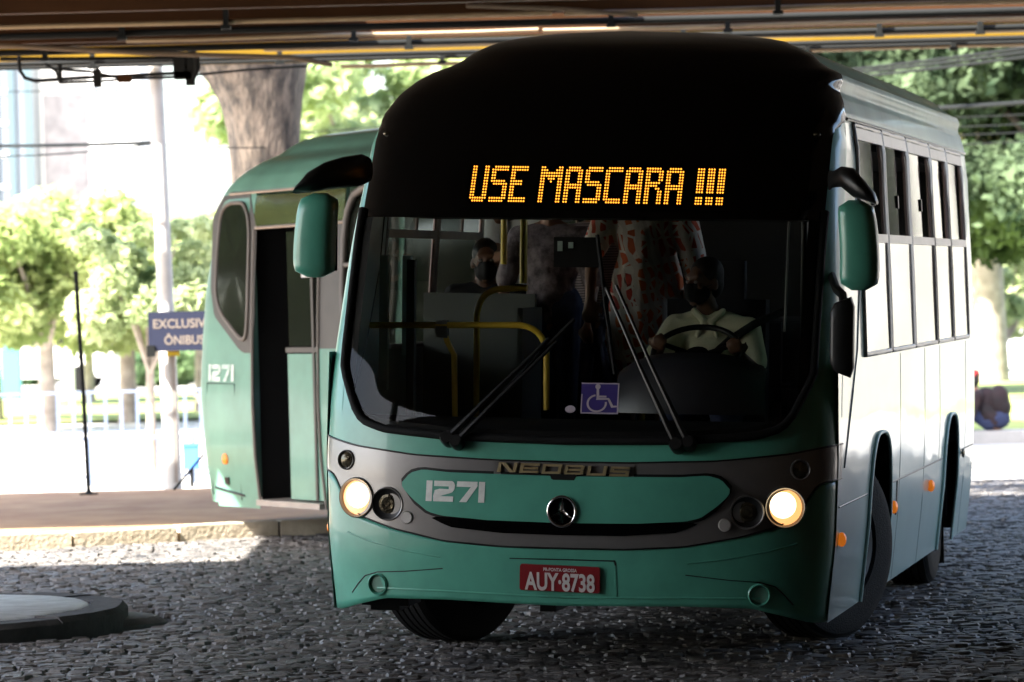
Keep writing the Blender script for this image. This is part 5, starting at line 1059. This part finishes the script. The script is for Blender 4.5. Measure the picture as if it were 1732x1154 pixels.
# small far street furniture and a parked van
van = thing('parked_van', (at(50,660,95)[0], 95, -.03), 'white van parked beyond the far lawn at left', 'van')
mb = MB(); G = [[(x, y, z) for y, z in ((-.85,.35),(-.85,1.0),(-.75,1.85),(.75,1.85),(.85,1.0),(.85,.35))] for x in (-2.2,-2.1,1.2,1.6,2.1)]; G[3] = [(1.7, y*.98, min(z, 1.3)) for _, y, z in G[3]]; G[4] = [(2.2, y*.9, min(z, .95)) for _, y, z in G[4]]
mb.grid(G); mb.f += [tuple(range(6)), tuple(24+k for k in range(6))]; obj('van_body', mb, M['bwhite'], van)
mb = MB(); mb.box((-1.6,-.86,1.15),(1.0,-.83,1.65)); obj('window', mb, M['darkglass'], van)
for xx in (-1.4,1.4):
    for yy in (-.75,.75): mb = MB(); mb.lathe([(.0,-.1),(.33,-.1),(.33,.1),(0,.1)], (xx,yy,.33), (0,1,0), 16); obj('wheel', mb, M['rubber'], van)
lp = thing('street_lamp', (at(122,640,75)[0], 75, -.03), 'short pale street lamp right of the stout trunk', 'lamp'); mb = MB(); mb.tube([(0,0,0),(0,0,2.4)], [.06,.045], 10); obj('lamp_post', mb, M['polec'], lp)
mb = MB(); mb.ball((0,0,2.52), (.17,.17,.14)); obj('lamp_globe', mb, M['bwhite'], lp, smooth=180)
mb = MB(); mb.box((-.2,-.2,0),(.2,.2,1.5)); mb.box((-.24,-.24,1.5),(.24,.24,1.6)); obj('kiosk', mb, mat('teal_kiosk', (.08,.35,.38), .5), None, smooth=None, loc=(at(20,640,85)[0],85,-.03), label='narrow teal kiosk at the left edge beyond the railings', cat='kiosk')
# wires
def wire(a, b, D1, D2, r, sag, label, group=None, n=16):
    p, q = Vector(at(*a, D1)), Vector(at(*b, D2)); mb = MB(); mb.tube([tuple(p.lerp(q, k/n)-Vector((0,0,sag*4*(k/n)*(1-k/n)))-p) for k in range(n+1)], r, 6); obj('overhead_cable', mb, M['steelblk'], None, loc=tuple(p), label=label, cat='cable', group=group)
wire((-200,244),(262,241),52,37.9,.022,.03,'thick dark cable running left from the concrete pole'); wire((-200,250),(262,243),52,37.8,.010,.12,'thin cable sagging just under the thick one at left')
wire((262,244),(470,249),37.8,41,.007,.02,'thin cable from the concrete pole to the big tree'); wire((-200,156),(420,148),60,60,.010,.02,'pale thin cable crossing the towers at upper left')
for k, (y0, y1) in enumerate(((118,84),(124,92),(131,101))): wire((1380,y0+6),(1900,y1-28),52+k,46+k,.022,.03,['top cable of the upper bundle over the dark trees','middle cable of the upper bundle over the dark trees','lowest cable of the upper bundle over the dark trees'][k])
wire((1500,186),(1900,158),52,46,.032,.03,'thick single cable crossing the dark trees at mid height')
for k, yy in enumerate((196,212,226,242)): wire((1500,yy+5),(1900,yy-14),52,46,.008,.03,['first thin cable below the thick one, uppermost','second thin cable below the thick one','third thin cable below the thick one','lowest thin cable below the thick one'][k])
wire((500,224),(760,205),60,60,.012,.02,'thin cable above the trailing bus roof')
# person sitting on the far kerb
px_ = at(1672, 718, 46.9); F = Matrix.Translation((px_[0], 46.9, .14)) @ Matrix.Rotation(rad(-20), 4, 'Z')
sp_, sadd, sP = person('person in a maroon jacket and red cap sitting hunched on the far kerb', F, dict(base=(0,0,0), head=(-.20,-.02,.60), neck=(-.13,0,.47), chest=(-.03,.02,.33), pelvis=(.08,.02,.12), sl=(-.10,-.17,.43), sr=(-.10,.18,.43), el=(-.16,-.2,.22), er=(-.16,.2,.22), wl=(-.30,-.1,.22), wr=(-.30,.1,.22), kl=(-.26,-.12,.27), kr=(-.24,.12,.27), al=(-.34,-.12,-.06), ar=(-.33,.12,-.06)), dict(skin='skin_mid', top='maroon', legs='jeans', sleeve=1.8), hair='cap', facing=(-.9,-.1,-.3), vox=.014, hands=((-.8,0,-.5),(-.8,0,-.5)))
bpm = MB(); bpm.ball((.13,.03,.36), (.13,.16,.20)); bpm.ball((.20,.03,.28), (.08,.13,.12)); base = F @ Vector((0,0,0)); bpm.v = [tuple(F @ Vector(p)-base) for p in bpm.v]
o = obj('backpack', bpm, M['maroon'], None, smooth=180, loc=tuple(base), label='dark maroon backpack worn by the person on the far kerb', cat='backpack'); remesh(o, .015, 3)
